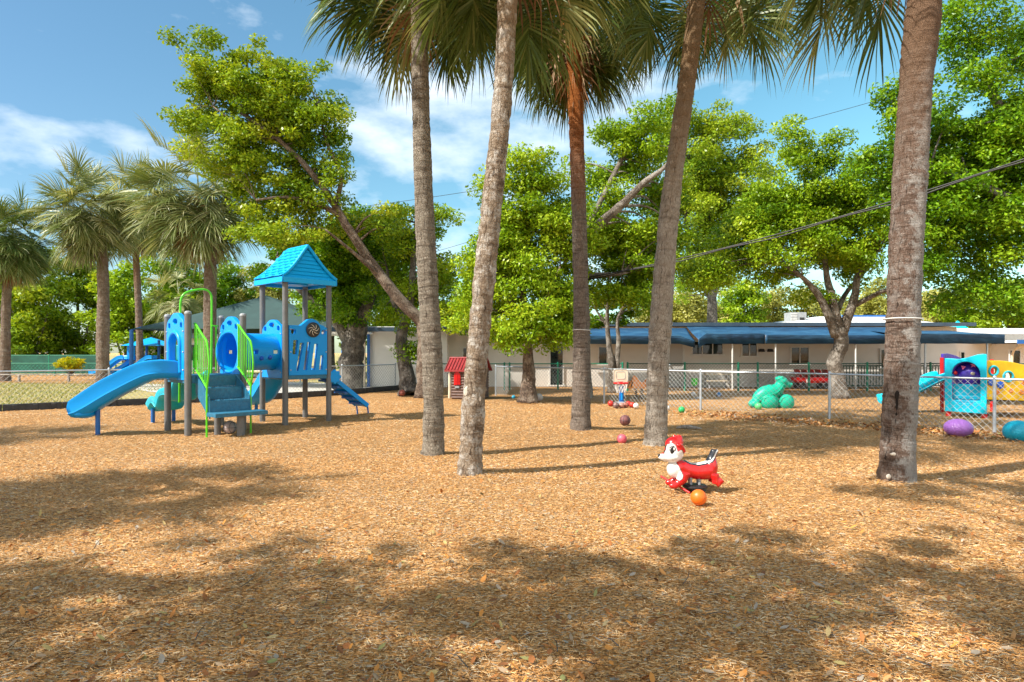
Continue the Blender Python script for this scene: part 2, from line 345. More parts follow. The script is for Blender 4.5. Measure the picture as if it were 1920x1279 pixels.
M['blade'] = leafmat('blade', (0.10, 0.16, 0.02), (0.30, 0.30, 0.08), (0.55, 0.44, 0.2), 0.2, 0.8)
M['concrete'] = plain('concrete', (0.52, 0.50, 0.46), 0.9, 0.15, 1.5, 0.3, 40)
M['kerb'] = plain('kerb_rubber', (0.035, 0.037, 0.042), 0.6, 0.3, 8, 0.4, 50, dirt=(0.2, 0.15, 0.1))
M['galv'] = plain('galvanised', (0.50, 0.56, 0.62), 0.42, 0.1, 10, metal=0.55, dirt=(0.3, 0.28, 0.24), dirtamt=.3)
M['wire'] = plain('galvanised_wire', (0.36, 0.37, 0.37), 0.5, 0.1, 10, metal=0.2)
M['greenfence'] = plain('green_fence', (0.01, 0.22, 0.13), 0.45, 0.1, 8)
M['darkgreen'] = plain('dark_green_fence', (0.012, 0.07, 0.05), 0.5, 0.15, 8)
M['screen'] = plain('windscreen', (0.015, 0.10, 0.075), 0.8, 0.25, 1.5, 0.3, 30)
BLUE = (0.002, 0.30, 0.82)
def plastic(name, col, fade=0.12, rough=0.33):
    m, nt, b = newmat(name); co = objco(nt); n = noise(nt, co, 2.4, 5, 0.6); f = noise(nt, co, 40, 5, 0.7)
    pale = tuple(min(1, c * (1 - fade) + 0.75 * fade) for c in col)
    c = mixc(nt, ramp(nt, n.outputs[0], [(0.4, 0.0), (0.68, 0.7)]), col, pale); c = mixc(nt, ramp(nt, f.outputs[0], [(0.6, 0.0), (0.8, 0.14)]), c, (0.3, 0.3, 0.28))
    nt.links.new(c, b.inputs['Base Color']); nt.links.new(mathn(nt, 'ADD', mathn(nt, 'MULTIPLY', f.outputs[0], 0.3), rough - 0.12), b.inputs['Roughness']); bump(nt, b, f.outputs[0], 0.08, 0.004)
    b.inputs['Specular IOR Level'].default_value = 0.3; return m
M['blue'] = plastic('blue_plastic', BLUE, 0.0)
M['cyan'] = plastic('cyan_plastic', (0.004, 0.58, 0.80), 0.02)
M['blue2'] = plastic('roof_blue', (0.002, 0.40, 0.88), 0.0)
M['teal'] = plastic('teal_plastic', (0.01, 0.47, 0.62), 0.08)
M['deepblue'] = plastic('deep_blue', (0.01, 0.10, 0.55), 0.04)
M['post'] = plain('grey_post', (0.15, 0.155, 0.16), 0.5, 0.1, 6, dirt=(0.3, 0.25, 0.2), dirtamt=.3)
M['lime'] = plain('lime_paint', (0.11, 0.68, 0.008), 0.35, 0.08, 10, coat=0.3)
M['step'] = plain('step_coating', (0.02, 0.16, 0.28), 0.5, 0.15, 14, 0.3, 90, dirt=(0.25, 0.25, 0.25), dirtamt=.4)
M['bluepaint'] = plain('blue_paint', (0.01, 0.13, 0.45), 0.45, 0.1, 6)
M['black'] = plain('black', (0.02, 0.02, 0.022), 0.4, 0.2, 10)
M['white'] = plain('white_paint', (0.72, 0.72, 0.70), 0.5, 0.08, 6)
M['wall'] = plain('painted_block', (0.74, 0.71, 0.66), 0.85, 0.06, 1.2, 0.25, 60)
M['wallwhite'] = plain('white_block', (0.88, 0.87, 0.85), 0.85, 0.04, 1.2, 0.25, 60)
M['greywall'] = plain('grey_block', (0.55, 0.54, 0.52), 0.85, 0.05, 1.2, 0.25, 60)
M['roofwhite'] = plain('white_roof', (0.80, 0.80, 0.80), 0.6, 0.06, 2)
M['fascia'] = plain('slate_fascia', (0.05, 0.09, 0.14), 0.5, 0.15, 3)
M['shade'] = plain('shade_cloth', (0.026, 0.064, 0.062), 0.85, 0.1, 1.5, 0.2, 80)
def awn():
    m, nt, b = newmat('navy_canvas'); co = objco(nt, (0.5, 1, 2)); n = noise(nt, co, 1.2, 5, 0.7, 1.5)
    c = ramp(nt, n.outputs[0], [(0.35, (0.012, 0.055, 0.13)), (0.55, (0.022, 0.10, 0.21)), (0.72, (0.08, 0.19, 0.31))]); nt.links.new(c, b.inputs['Base Color']); b.inputs['Roughness'].default_value = 0.5
    bump(nt, b, noise(nt, objco(nt, (1, 1, 3)), 3, 4).outputs[0], 0.5, 0.06); return m
M['awning'] = awn()
def glassm():
    m, nt, b = newmat('window_glass'); n = noise(nt, objco(nt), 3.2, 5, 0.6)
    nt.links.new(ramp(nt, n.outputs[0], [(0.4, (0.01, 0.014, 0.014)), (0.65, (0.04, 0.06, 0.055))]), b.inputs['Base Color']); b.inputs['Roughness'].default_value = 0.04; b.inputs['Specular IOR Level'].default_value = 0.5; return m
M['glass'] = glassm()
M['log'] = plain('log_plastic', (0.16, 0.10, 0.085), 0.6, 0.2, 9, 0.3, 40, dirt=(0.3, 0.25, 0.2))
M['dred'] = plain('faded_red', (0.30, 0.025, 0.03), 0.5, 0.15, 5, dirt=(0.5, 0.3, 0.28))
M['red'] = plain('bright_red', (0.68, 0.008, 0.01), 0.35, 0.08, 6, coat=0.3)
M['cream'] = plain('cream_plastic', (0.72, 0.62, 0.47), 0.5, 0.08, 6)
M['grey'] = plain('grey_plastic', (0.30, 0.32, 0.34), 0.5, 0.1, 6)
M['yellow'] = plain('yellow_plastic', (0.95, 0.56, 0.006), 0.45, 0.15, 3)
M['purple'] = plain('purple_plastic', (0.06, 0.03, 0.42), 0.3, 0.12, 5, coat=.4)
M['dinogreen'] = plastic('sea_green_plastic', (0.003, 0.42, 0.27), 0.03)
M['orangewood'] = plain('orange_plastic', (0.80, 0.27, 0.04), 0.55, 0.15, 6)
M['limeg'] = plain('bright_green', (0.02, 0.55, 0.03), 0.45, 0.1, 6)
M['cable'] = plain('cable_rubber', (0.015, 0.015, 0.017), 0.5, 0.1, 6)
M['deadwood'] = oakbark('weathered_wood', (0.2, 0.16, 0.13), (0.45, 0.41, 0.37), (0.65, 0.62, 0.58))
M['knot'] = plain('pale_cut_wood', (0.62, 0.56, 0.48), 0.85, 0.2, 20, 0.5, 40)
M['hole'] = plain('hollow_dark', (0.012, 0.008, 0.006), 0.95, 0.2, 20)
M['oak'] = oakbark('oak_bark', (0.035, 0.032, 0.028), (0.13, 0.115, 0.10), (0.26, 0.24, 0.21))
M['oakp'] = oakbark('pale_bark', (0.08, 0.065, 0.05), (0.20, 0.17, 0.14), (0.40, 0.37, 0.33))
M['oakr'] = oakbark('brown_bark', (0.045, 0.03, 0.022), (0.18, 0.125, 0.09), (0.34, 0.28, 0.22))
M['leafA'] = leafmat('oak_leaf', (0.06, 0.14, 0.008), (0.22, 0.35, 0.012), (0.46, 0.54, 0.04))
M['leafB'] = leafmat('deep_leaf', (0.04, 0.12, 0.006), (0.13, 0.29, 0.008), (0.30, 0.47, 0.02))
M['leafC'] = leafmat('fresh_leaf', (0.075, 0.18, 0.008), (0.24, 0.40, 0.012), (0.47, 0.60, 0.04))
M['leafD'] = leafmat('pale_leaf', (0.16, 0.19, 0.04), (0.34, 0.36, 0.08), (0.58, 0.56, 0.16))
M['leafY'] = leafmat('yellow_leaf', (0.20, 0.28, 0.01), (0.46, 0.44, 0.01), (0.75, 0.65, 0.03))
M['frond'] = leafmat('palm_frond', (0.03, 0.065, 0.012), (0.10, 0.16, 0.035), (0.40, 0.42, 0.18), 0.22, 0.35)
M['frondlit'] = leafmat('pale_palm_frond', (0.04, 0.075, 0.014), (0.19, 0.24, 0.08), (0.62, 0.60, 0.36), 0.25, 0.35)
M['dead'] = leafmat('dead_frond', (0.10, 0.045, 0.02), (0.30, 0.16, 0.08), (0.50, 0.36, 0.24), 0.2, 0.8)
M['deadgrey'] = leafmat('grey_dead_frond', (0.09, 0.07, 0.06), (0.28, 0.23, 0.19), (0.52, 0.44, 0.38), 0.15, 0.8)
M['bark1'] = palmbark('palm_bark_grey', (0.075, 0.055, 0.04), (0.40, 0.345, 0.275), (0.60, 0.53, 0.44), (0.30, 0.17, 0.09), 6.3, 7.5, 0.05, 0.045, 0.35, (0.42, 0.40, 0.33), 0.8)
M['bark2'] = palmbark('palm_bark_peeling', (0.085, 0.05, 0.03), (0.45, 0.34, 0.24), (0.70, 0.59, 0.47), (0.50, 0.33, 0.17), 5.6, 7.0, 0.045, 0.07, 0.95, (0.74, 0.71, 0.66), 0.7)
M['bark3'] = palmbark('palm_bark_brown', (0.06, 0.042, 0.032), (0.32, 0.255, 0.205), (0.50, 0.42, 0.36), (0.50, 0.17, 0.04), 4.3, 6.4, 0.03, 0.04, 0.3, (0.38, 0.36, 0.32), 0.8)
M['bark4'] = palmbark('palm_bark_pale', (0.09, 0.065, 0.045), (0.54, 0.47, 0.39), (0.72, 0.66, 0.58), (0.34, 0.22, 0.12), 3.8, 6.5, 0.06, 0.09, 0.5, (0.62, 0.57, 0.50), 0.45)
M['bark5'] = palmbark('palm_bark_red', (0.045, 0.028, 0.02), (0.28, 0.18, 0.135), (0.46, 0.37, 0.31), (0.29, 0.18, 0.115), 3.6, 5.5, 0.024, 0.035, 0.45, (0.50, 0.48, 0.455), 0.8, (1.08,))
M['barkfar'] = palmbark('palm_bark_far', (0.08, 0.05, 0.04), (0.27, 0.19, 0.14), (0.40, 0.32, 0.26), (0.30, 0.17, 0.10), 5, 7, 0.09, 0.1, 0.3)

# ------------------------------------------------------------------ ground
def grid(name, x0, x1, y0, y1, nx, ny, zf, mat):
    xs = np.linspace(x0, x1, nx); ys = np.linspace(y0, y1, ny); X, Y = np.meshgrid(xs, ys); Z = zf(X, Y)
    v = np.stack([X.ravel(), Y.ravel(), Z.ravel()], 1); i = np.arange(nx * ny).reshape(ny, nx)
    f = np.stack([i[:-1, :-1], i[:-1, 1:], i[1:, 1:], i[1:, :-1]], -1).reshape(-1)
    me = fastmesh(name, v, f, 4, mat); me.shade_smooth(); return me
def bumps(X, Y):
    z = 0.012 * np.sin(X * 1.7 + np.sin(Y * 1.3) * 1.2) * np.sin(Y * 1.9 + 0.7 * np.sin(X * .9)) + 0.006 * np.sin(X * 5.1 + Y * 2.2) * np.sin(Y * 4.3 - X * 1.1)
    fade = np.clip(1 - (np.abs(X) - 14) / 4, 0, 1) * np.clip((Y + 10) / 3, 0, 1) * np.clip(1 - (Y - 16) / 3, 0, 1)
    pl = sum(0.05 * np.exp(-(((X - px_) ** 2 + (Y - py_) ** 2) / .28)) for px_, py_ in ((-1.21, 9.8), (-.55, 8.24), (1.36, 12.6), (2.42, 10.8), (4.7, 7.84)))
    m = pl + 0.09 * np.exp(-(((X + 3.5) / .5) ** 2 + ((Y - 15.9) / .35) ** 2)) + 0.06 * np.exp(-(((X - 1.5) / .9) ** 2 + ((Y - 12.9) / .7) ** 2))
    return z * fade + m
gm = grid('ground', -18, 18, -10, 19, 241, 201, bumps, M['mulch'])
g0 = struct(put('ground', gm, None))
# the sheet that carries the playground mulch on to the horizon, just under the near sheet
me = bpy.data.meshes.new('ground_beyond'); me.from_pydata([(-600, -600, -0.02), (600, -600, -0.02), (600, 900, -0.02), (-600, 900, -0.02)], [], [(0, 1, 2, 3)]); me.materials.append(M['mulch'])
struct(put('outer_ground', me, None))
def sheet(name, pts, z, mat):
    me = bpy.data.meshes.new(name); me.from_pydata([(x, y, z) for x, y in pts], [], [tuple(range(len(pts)))]); me.materials.append(mat); return struct(put(name, me, None))
KERB = [(-40, -1.5), (-20.5, 11.9), (-13.7, 17.2), (-10.7, 19.8), (-8.5, 21.4), (-6.2, 24.2), (-4.6, 27.6)]
sheet('mulch_strip', [(-30, 18.9), (-12, 18.9), (-5, 27.5), (-4.6, 29.4), (30, 29.4), (30, 18.9)], -0.012, M['mulch'])
sheet('lawn', [(x, y + 0.03) for x, y in KERB] + [(-4.6, 60), (-200, 120), (-200, -1.5)], 0.02, M['grass'])
sheet('far_lawn', [(-4.5, 36), (200, 36), (200, 300), (-200, 300), (-200, 121), (-4.5, 61)], 0.012, M['grass'])
sheet('patio', [(-11.2, 22.3), (-6.4, 24.35), (-4.7, 27.8), (-4.7, 30), (-17, 36), (-19, 30), (-14.5, 25.5)], 0.03, M['concrete'])
sheet('path', [(-12.6, 22.9), (-10.2, 21.4), (-9.0, 22.3), (-11, 24.2), (-13.5, 24.8)], 0.026, M['concrete'])
sheet('mulch_bed', [(-24, 32), (-12, 31), (-10, 45), (-34, 45), (-34, 36)], 0.035, M['mulch'])

# wood chips and dry leaves lying on the near ground
def scatter(n, dmin, dmax, power):
    u = rng.random(n); y = (dmin ** power + u * (dmax ** power - dmin ** power)) ** (1 / power)
    x = (rng.random(n) * 2 - 1) * (y * 0.86 + 1.0); return x, y
def chips(name, n, dmin, dmax, power, lr, wr, mat, lift=0.006, tent=0.3, tintf=None, xy=None):
    x, y = scatter(n, dmin, dmax, power) if xy is None else xy
    n = len(x); L = rng.uniform(*lr, n); Wd = rng.uniform(*wr, n); a = rng.random(n) * math.pi * 2; pitch = rng.normal(0, 0.16, n); roll = rng.normal(0, 0.35, n)
    k = 1 + 0.03 * np.clip(y - 5, 0, 20); L = L * k; Wd = Wd * k
    dx = np.cos(a) * np.cos(pitch); dy = np.sin(a) * np.cos(pitch); dz = np.sin(pitch)
    wx = -np.sin(a) * np.cos(roll); wy = np.cos(a) * np.cos(roll); wz = np.sin(roll)
    z = bumps(x, y) + lift + rng.random(n) * 0.008 + np.abs(dz) * L * 0.4
    c = np.stack([x, y, z], 1); D = np.stack([dx, dy, dz], 1) * (L / 2)[:, None]; Wv = np.stack([wx, wy, wz], 1) * (Wd / 2)[:, None]; up = np.zeros((n, 3)); up[:, 2] = Wd * tent
    V = np.stack([c - D - Wv * .5, c - D * 1.02 + up, c - D + Wv * .6, c + D + Wv * .5, c + D * 1.03 + up, c + D - Wv * .6], 1)
    base = np.arange(n)[:, None] * 6; f = np.concatenate([base + 0, base + 1, base + 4, base + 5, base + 1, base + 2, base + 3, base + 4], 1).reshape(-1)
    t = np.clip(rng.random(n) + .10 * np.sin(x * 1.3 + np.sin(y * .9) * 2) * np.sin(y * 1.7 + x * .4) + .05 * np.sin(x * 4.1) * np.sin(y * 5.3 + x), 0, 1)
    me = fastmesh(name, V.reshape(-1, 3), f, 4, mat, np.repeat(t, 6)); o = put(name, me, None); return o
o = chips('wood_chips', 150000, 2.2, 9.5, 0.55, (0.012, 0.042), (0.0025, 0.0075), M['chip'])
o['kind'] = 'stuff'; tag(o, 'loose orange wood chip mulch covering the near playground floor', 'wood chips')
o = chips('fine_wood_chips', 90000, 8.0, 21, 0.6, (0.016, 0.042), (0.004, 0.009), M['chip'])
o['kind'] = 'stuff'; tag(o, 'wood chip mulch farther out between the palms and the fence', 'wood chips')
def dry(n, xy, name, label, ls=(0.03, 0.075)):
    x, y = xy; n = len(x); L = rng.uniform(*ls, n); Wd = L * rng.uniform(0.3, 0.5, n); a = rng.random(n) * 6.283; tl = rng.normal(0, 0.35, (n, 2))
    D = np.stack([np.cos(a), np.sin(a), tl[:, 0]], 1); Wv = np.stack([-np.sin(a), np.cos(a), tl[:, 1]], 1); c = np.stack([x, y, bumps(x, y) + 0.02 + rng.random(n) * 0.012], 1); up = np.array([0, 0, 1.0]); cur = rng.normal(0, 0.22, n)[:, None] * L[:, None]
    ts = [(-.5, 0), (-.2, .42), (.15, .46), (.5, 0), (.15, -.46), (-.2, -.42), (-.02, 0)]
    V = np.stack([c + D * (L * t)[:, None] + Wv * (Wd * w)[:, None] + up * (cur * (t * t * 2 + abs(w) * .9)) for t, w in ts], 1)
    b = np.arange(n)[:, None] * 7; f = np.concatenate([b + 0, b + 6, b + 1, b + 1, b + 6, b + 2, b + 2, b + 6, b + 3, b + 3, b + 6, b + 4, b + 4, b + 6, b + 5, b + 5, b + 6, b + 0], 1).reshape(-1)
    me = fastmesh(name, V.reshape(-1, 3), f, 3, M['dryleaf'], np.repeat(rng.random(n) ** 0.9, 7)); me.shade_smooth(); o = put(name, me, None); o['kind'] = 'stuff'; return tag(o, label, 'fallen leaves')
x1, y1 = scatter(4200, 2.2, 9, 0.4); keep = (y1 < 6.5) | (rng.random(len(x1)) < .25)
dry(0, (x1[keep], y1[keep]), 'dry_leaves', 'dry brown and orange oak leaves strewn over the near mulch')
t = rng.random(2600); lx = 4.6 + 5.6 * t + rng.normal(0, .35, 2600); ly = 17.2 - 5.6 * t + rng.normal(0, .5, 2600) - .5
dry(0, (lx, ly), 'leaf_litter', 'brown leaf litter drifted along the foot of the chain link fence', (0.05, 0.11))
# kerb
k = MB(); 
kp = [Vector((x, y, 0.0)) for x, y in KERB[1:]]
kt = thing('landscape_kerb', 'black interlocking rubber kerb between the mulch and the lawn below the left fence', 'kerb', tuple(kp[0]))
for i in range(len(kp) - 1):
    a, b_ = kp[i], kp[i + 1]; L = (b_ - a).length; d = (b_ - a) / L; nseg = max(1, round(L / 1.2)); ang = math.atan2(d.y, d.x)
    for j in range(nseg):
        c = a + d * (L * (j + .5) / nseg); s = L / nseg - .012
        m = MB(); m.box((c.x, c.y, 0.09), (s, 0.12, 0.2), ang, 0.86 if False else 1.0)
        for e in (-.3, 0.05, .36): m.box((c.x + d.x * s * e, c.y + d.y * s * e, 0.105), (0.12, 0.15, 0.12), ang)
        m.build('kerb_section', M['kerb'], kt, bevel=0.012)
# grass tufts on the lawn near the fence
n = 26000; t = rng.random(n); yy = 17.5 + 16 * t ** 1.4; xx = -8 - rng.random(n) * 18
ok = []
def side(x, y):                          # distance beyond the kerb line
    return np.array([0])
kx = np.array([p[0] for p in KERB]); ky = np.array([p[1] for p in KERB]); ylim = np.interp(xx, kx, ky)
keep = (yy > ylim + .1) & ~((xx > -14.5) & (yy > 21.4) & (yy < 35)); xx = xx[keep]; yy = yy[keep]; n = len(xx); h = rng.uniform(.03, .09, n); a = rng.random(n) * 6.28
b0 = np.stack([xx, yy, np.full(n, .02)], 1); w = np.stack([np.cos(a), np.sin(a), 0 * a], 1) * .014; tp = b0 + np.stack([rng.normal(0, .03, n), rng.normal(0, .03, n), h], 1)
me = fastmesh('grass_blades', np.stack([b0 - w, b0 + w, tp], 1).reshape(-1, 3), np.arange(n * 3), 3, M['blade'], np.repeat(rng.random(n), 3)); o = put('grass_blades', me, None); o['kind'] = 'stuff'; tag(o, 'patchy dry grass blades on the lawn beyond the left fence', 'grass')
# ------------------------------------------------------------------ trees
def rnd_dir(n):
    v = rng.normal(size=(n, 3)); return v / np.linalg.norm(v, axis=1)[:, None]
def leaves_mesh(name, cents, crad, per, ls, mat, flat=0.6, upb=0.55, tbase=None, wratio=0.5):
    K = len(cents); per = np.full(K, per, int) if np.isscalar(per) else per
    idx = np.repeat(np.arange(K), per); n = len(idx); C = cents[idx]; rr = crad[idx]
    off = rnd_dir(n) * (rng.random(n) ** 0.45)[:, None] * rr[:, None]; off[:, 2] *= flat
    pos = C + off
    nrm = rng.normal(size=(n, 3)) * 0.55 + off / (rr[:, None] + 1e-6) * 0.5; nrm[:, 2] += upb; nrm /= np.linalg.norm(nrm, axis=1)[:, None]
    d = rng.normal(size=(n, 3)); d -= nrm * (d * nrm).sum(1)[:, None]; d /= np.linalg.norm(d, axis=1)[:, None] + 1e-9; s = np.cross(nrm, d)
    L = rng.uniform(0.65, 1.35, n) * ls; W_ = L * wratio
    V = np.stack([pos - d * (L / 2)[:, None], pos + s * (W_ / 2)[:, None] + d * (L * .05)[:, None], pos + d * (L / 2)[:, None], pos - s * (W_ / 2)[:, None] + d * (L * .05)[:, None]], 1).reshape(-1, 3)
    ct = rng.normal(0.5, 0.16, K) if tbase is None else tbase
    t = np.clip(ct[idx] + rng.normal(0, 0.17, n), 0, 1)
    return fastmesh(name, V, np.arange(n * 4), 4, mat, np.repeat(t, 4))
def tree(name, label, base, trunks, blobs, mat_leaf, mat_bark, ls=0.12, dens=1.0, cr=(0.30, 0.76), cat='tree', group=None, nl=None, twigs=1.0, per=390, tint=0):
    """blobs: (x, y, z, rx, ry, rz, fill) in metres"""
    ls *= .88; per = int(per * 1.3)
    t = thing(name, label, cat, base, 0, group)
    cents = []; rads = []
    for (x, y, z, rx, ry, rz, fill) in blobs:
        vol = rx * ry * rz; K = max(4, int(fill * dens * 9.6 * (vol ** 0.72) / (cr[1] ** 1.6) * .8))
        u = rnd_dir(K) * (rng.random(K) ** 0.42 * np.where(rng.random(K) < .14, 1.28, 1.0))[:, None]
        cents.append(np.stack([x + u[:, 0] * rx, y + u[:, 1] * ry, z + u[:, 2] * rz], 1)); rads.append(rng.uniform(*cr, K))
    cents = np.concatenate(cents); rads = np.concatenate(rads)
    perc = np.maximum(20, (per * (rads / cr[1]) ** 1.7)).astype(int)
    me = leaves_mesh('crown', cents, rads, perc, ls, mat_leaf, tbase=rng.normal(0.5 + tint, 0.17, len(cents)))
    put('crown', me, None, t)
    m = MB(); allp = []
    for pts, r0, r1 in trunks:
        sp = spline(pts, 5); n = len(sp); rs = [r0 + (r1 - r0) * (i / (n - 1)) ** 0.8 for i in range(n)]
        if pts[0][2] < 0.05: rs = [q * (1 + .32 * math.exp(-max(p.z, 0) / .35)) for q, p in zip(rs, sp)]
        ph = rng.random(3) * 6
        m.tube([p + Vector(tuple(rng.normal(0, rs[i] * .06, 3))) if 0 < i < n - 1 else p for i, p in enumerate(sp)], rs, 12, squash=lambda i, a: 1 + .10 * math.sin(3 * a + ph[0] + i * .25) + .05 * math.sin(5 * a + ph[1] - i * .4))
        allp += [(p, rs[i]) for i, p in enumerate(sp) if p.z > 1.2]
    A = np.array([tuple(p) for p, r in allp]); AR = np.array([r for p, r in allp])
    K = len(cents); sel = rng.permutation(K)[:int(min(K, 60) * twigs)]
    for i in sel:
        c = cents[i]; dd = np.linalg.norm(A - c, axis=1) + np.maximum(0, A[:, 2] - c[2]) * .7; j = int(np.argmin(dd)); p = Vector(A[j]); q = Vector(c)
        if (q - p).length > 4.5: continue
        mid = (p + q) / 2 + Vector((rng.normal(0, .12), rng.normal(0, .12), .12 * (q - p).length)); r = min(AR[j] * .55, 0.03 + 0.014 * (q - p).length)
        m.tube(spline([p, mid, q], 4), interp([r, r * .6, .012], 9), 6)
    m.build('trunk', mat_bark, t, smooth=180)
    return t
def Bl(px, py, d, rx, ry, rd=None, fill=1.0):        # a crown lobe given by where it is seen and how deep
    x, y, z = P(px, py, d); s = d / F; k = 1.13 if fill >= .6 else 1.0; return (x, y, z, rx * s * k, (rd if rd else rx * s * 1.1), ry * s * k, fill * 1.12)
def TP(*pts): return [P(*p) if len(p) == 3 else p for p in pts]

d = 22.4
b0 = G(797, 745)
tree('leaning_oak', 'tall oak leaning left over the blue play structure, trunk hidden behind a palm', b0,
     [([b0] + TP((796, 690, 22.6), (794, 612, 22.6), (760, 575, 22.5), (700, 500, 22.4), (655, 430, 22.3), (628, 385, 22.2), (585, 325, 22), (520, 260, 22), (450, 210, 22)), .30, .06),
      (TP((640, 405, 22.3), (600, 385, 22.1), (540, 370, 21.8), (480, 375, 21.6)), .12, .03), (TP((715, 520, 22.4), (670, 480, 22), (610, 430, 21.5)), .10, .03), (TP((628, 385, 22.3), (640, 330, 22), (610, 260, 22), (600, 200, 22)), .10, .03), (TP((520, 260, 22), (470, 250, 22), (400, 200, 22)), .07, .02)],
     [Bl(395, 125, d, 62, 50), Bl(490, 145, d, 70, 50), Bl(575, 190, d, 62, 60), Bl(365, 195, d, 48, 45, fill=.7), Bl(470, 225, d, 95, 70, 1.8), Bl(585, 265, d, 58, 65), Bl(415, 290, d, 55, 50, fill=.7), Bl(505, 335, d, 85, 60, 1.6), Bl(590, 370, d, 55, 50, fill=.7), Bl(650, 430, d, 70, 50, fill=.32), Bl(715, 390, d, 45, 45, fill=.25), Bl(460, 410, d, 60, 40, fill=.5), Bl(540, 440, d, 70, 35, fill=.6), Bl(620, 330, d, 30, 30, fill=.5)],
     M['leafA'], M['oakr'], ls=.15, dens=1.15, tint=.06)
d = 26.5; b0 = G(655, 733)
tree('live_oak', 'dark forked live oak behind the roofed tower of the blue play structure', b0,
     [([b0] + TP((660, 690, 26), (664, 640, 26), (668, 610, 26)), .50, .42), (TP((662, 650, 26), (630, 600, 26), (600, 572, 25.8), (560, 540, 25.5), (520, 480, 25)), .32, .06), (TP((668, 630, 26), (690, 570, 26), (708, 520, 26), (720, 450, 26)), .34, .06), (TP((664, 640, 26), (650, 590, 26.5), (640, 520, 27)), .22, .05)],
     [Bl(640, 520, d, 70, 50), Bl(625, 590, d - 1, 50, 35), Bl(560, 470, d, 60, 40, fill=.8), Bl(700, 540, d, 55, 50), Bl(685, 470, d, 60, 50), Bl(590, 545, d, 45, 40), Bl(650, 440, d, 70, 40, fill=.8), Bl(510, 500, d + 1, 40, 40, fill=.5), Bl(615, 470, d, 50, 40)],
     M['leafB'], M['oak'], ls=.15, dens=1.1)
d = 24.6; b0 = G(768, 741)
tree('young_oak', 'smaller upright oak with leafy trunk left of the brown playhouse', b0,
     [([b0] + TP((763, 700, 23.8), (752, 640, 23.8), (760, 600, 23.9), (772, 540, 24), (776, 470, 24.2), (780, 410, 24.4)), .34, .05), (TP((760, 600, 23.9), (735, 560, 24), (725, 500, 24.2)), .14, .04)],
     [Bl(745, 590, d, 42, 35, fill=.8), Bl(790, 520, d, 50, 45), Bl(765, 450, d, 55, 45), Bl(815, 430, d, 32, 38, fill=.8), Bl(730, 510, d, 38, 45), Bl(825, 500, d, 22, 45, fill=.7), Bl(752, 395, d, 40, 28, fill=.6), Bl(775, 640, d - .6, 15, 40, fill=.5)],
     M['leafC'], M['oak'], ls=.14, dens=1.15, tint=-.05)
d = 20.4; b0 = G(990, 755)
tree('round_oak', 'bright green oak with low dense crown and flared brown trunk between two palms', b0,
     [([b0] + TP((992, 720, 20.2), (991, 680, 20.2), (987, 630, 20.2), (980, 540, 20.3), (985, 440, 20.4), (1000, 340, 20.4)), .27, .04), (TP((987, 640, 20.2), (1020, 570, 20), (1050, 500, 20)), .14, .03), (TP((984, 600, 20.3), (940, 530, 20.3), (925, 460, 20.4)), .12, .03)],
     [Bl(1005, 320, d, 42, 42), Bl(960, 385, d, 50, 55), Bl(1035, 370, d, 45, 55), Bl(930, 470, d, 50, 55), Bl(1010, 470, d, 65, 65), Bl(915, 560, d, 55, 55), Bl(1000, 570, d, 75, 55, 1.7), Bl(945, 620, d - .4, 65, 28), Bl(1030, 615, d - .4, 48, 30), Bl(1060, 530, d, 38, 55), Bl(870, 600, d + 1, 28, 35, fill=.35), Bl(1045, 450, d, 42, 55), Bl(985, 400, d + .5, 60, 60), Bl(970, 520, d + .5, 75, 60), Bl(1000, 620, d, 80, 28), Bl(900, 510, d, 45, 55, fill=.8), Bl(885, 590, d, 40, 45, fill=.7), Bl(1060, 420, d, 50, 60), Bl(940, 420, d, 45, 50), Bl(1065, 590, d, 40, 45)],
     M['leafC'], M['oakr'], ls=.135, dens=1.15, tint=.02)
d = 21.8; b0 = G(1093, 747)
tree('limb_oak', 'oak with one long bare limb reaching right, trunk behind the third palm', b0,
     [([b0] + TP((1093, 690, 21.8), (1093, 600, 21.8), (1092, 500, 21.8), (1094, 440, 21.8)), .27, .2), (TP((1094, 445, 21.8), (1130, 415, 21.3), (1180, 370, 21), (1210, 340, 20.8), (1245, 315, 20.6), (1285, 270, 20.8)), .2, .04), (TP((1092, 520, 21.8), (1130, 516, 21.4), (1165, 514, 21.2)), .13, .05), (TP((1094, 440, 21.8), (1130, 370, 22), (1165, 300, 22), (1187, 270, 22), (1172, 248, 22)), .1, .05)],
     [Bl(1165, 255, d, 42, 38), Bl(1230, 245, d, 52, 45), Bl(1195, 320, d + .6, 55, 45), Bl(1145, 370, d + .6, 45, 45, fill=.8), Bl(1170, 445, d + .5, 55, 38), Bl(1185, 500, d + .3, 62, 42), Bl(1135, 535, d, 45, 45), Bl(1195, 560, d, 50, 25, fill=.7), Bl(1240, 430, d + 1, 45, 55), Bl(1110, 330, d + 1, 35, 35, fill=.5), Bl(1150, 460, d + 1, 60, 60), Bl(1220, 350, d + 1, 50, 60), Bl(1210, 500, d + 1, 55, 55), Bl(1130, 420, d + 1, 40, 50)],
     M['leafC'], M['oakp'], ls=.14, dens=1.05, tint=-.05)
d = 25.5; b0 = G(1148, 736)
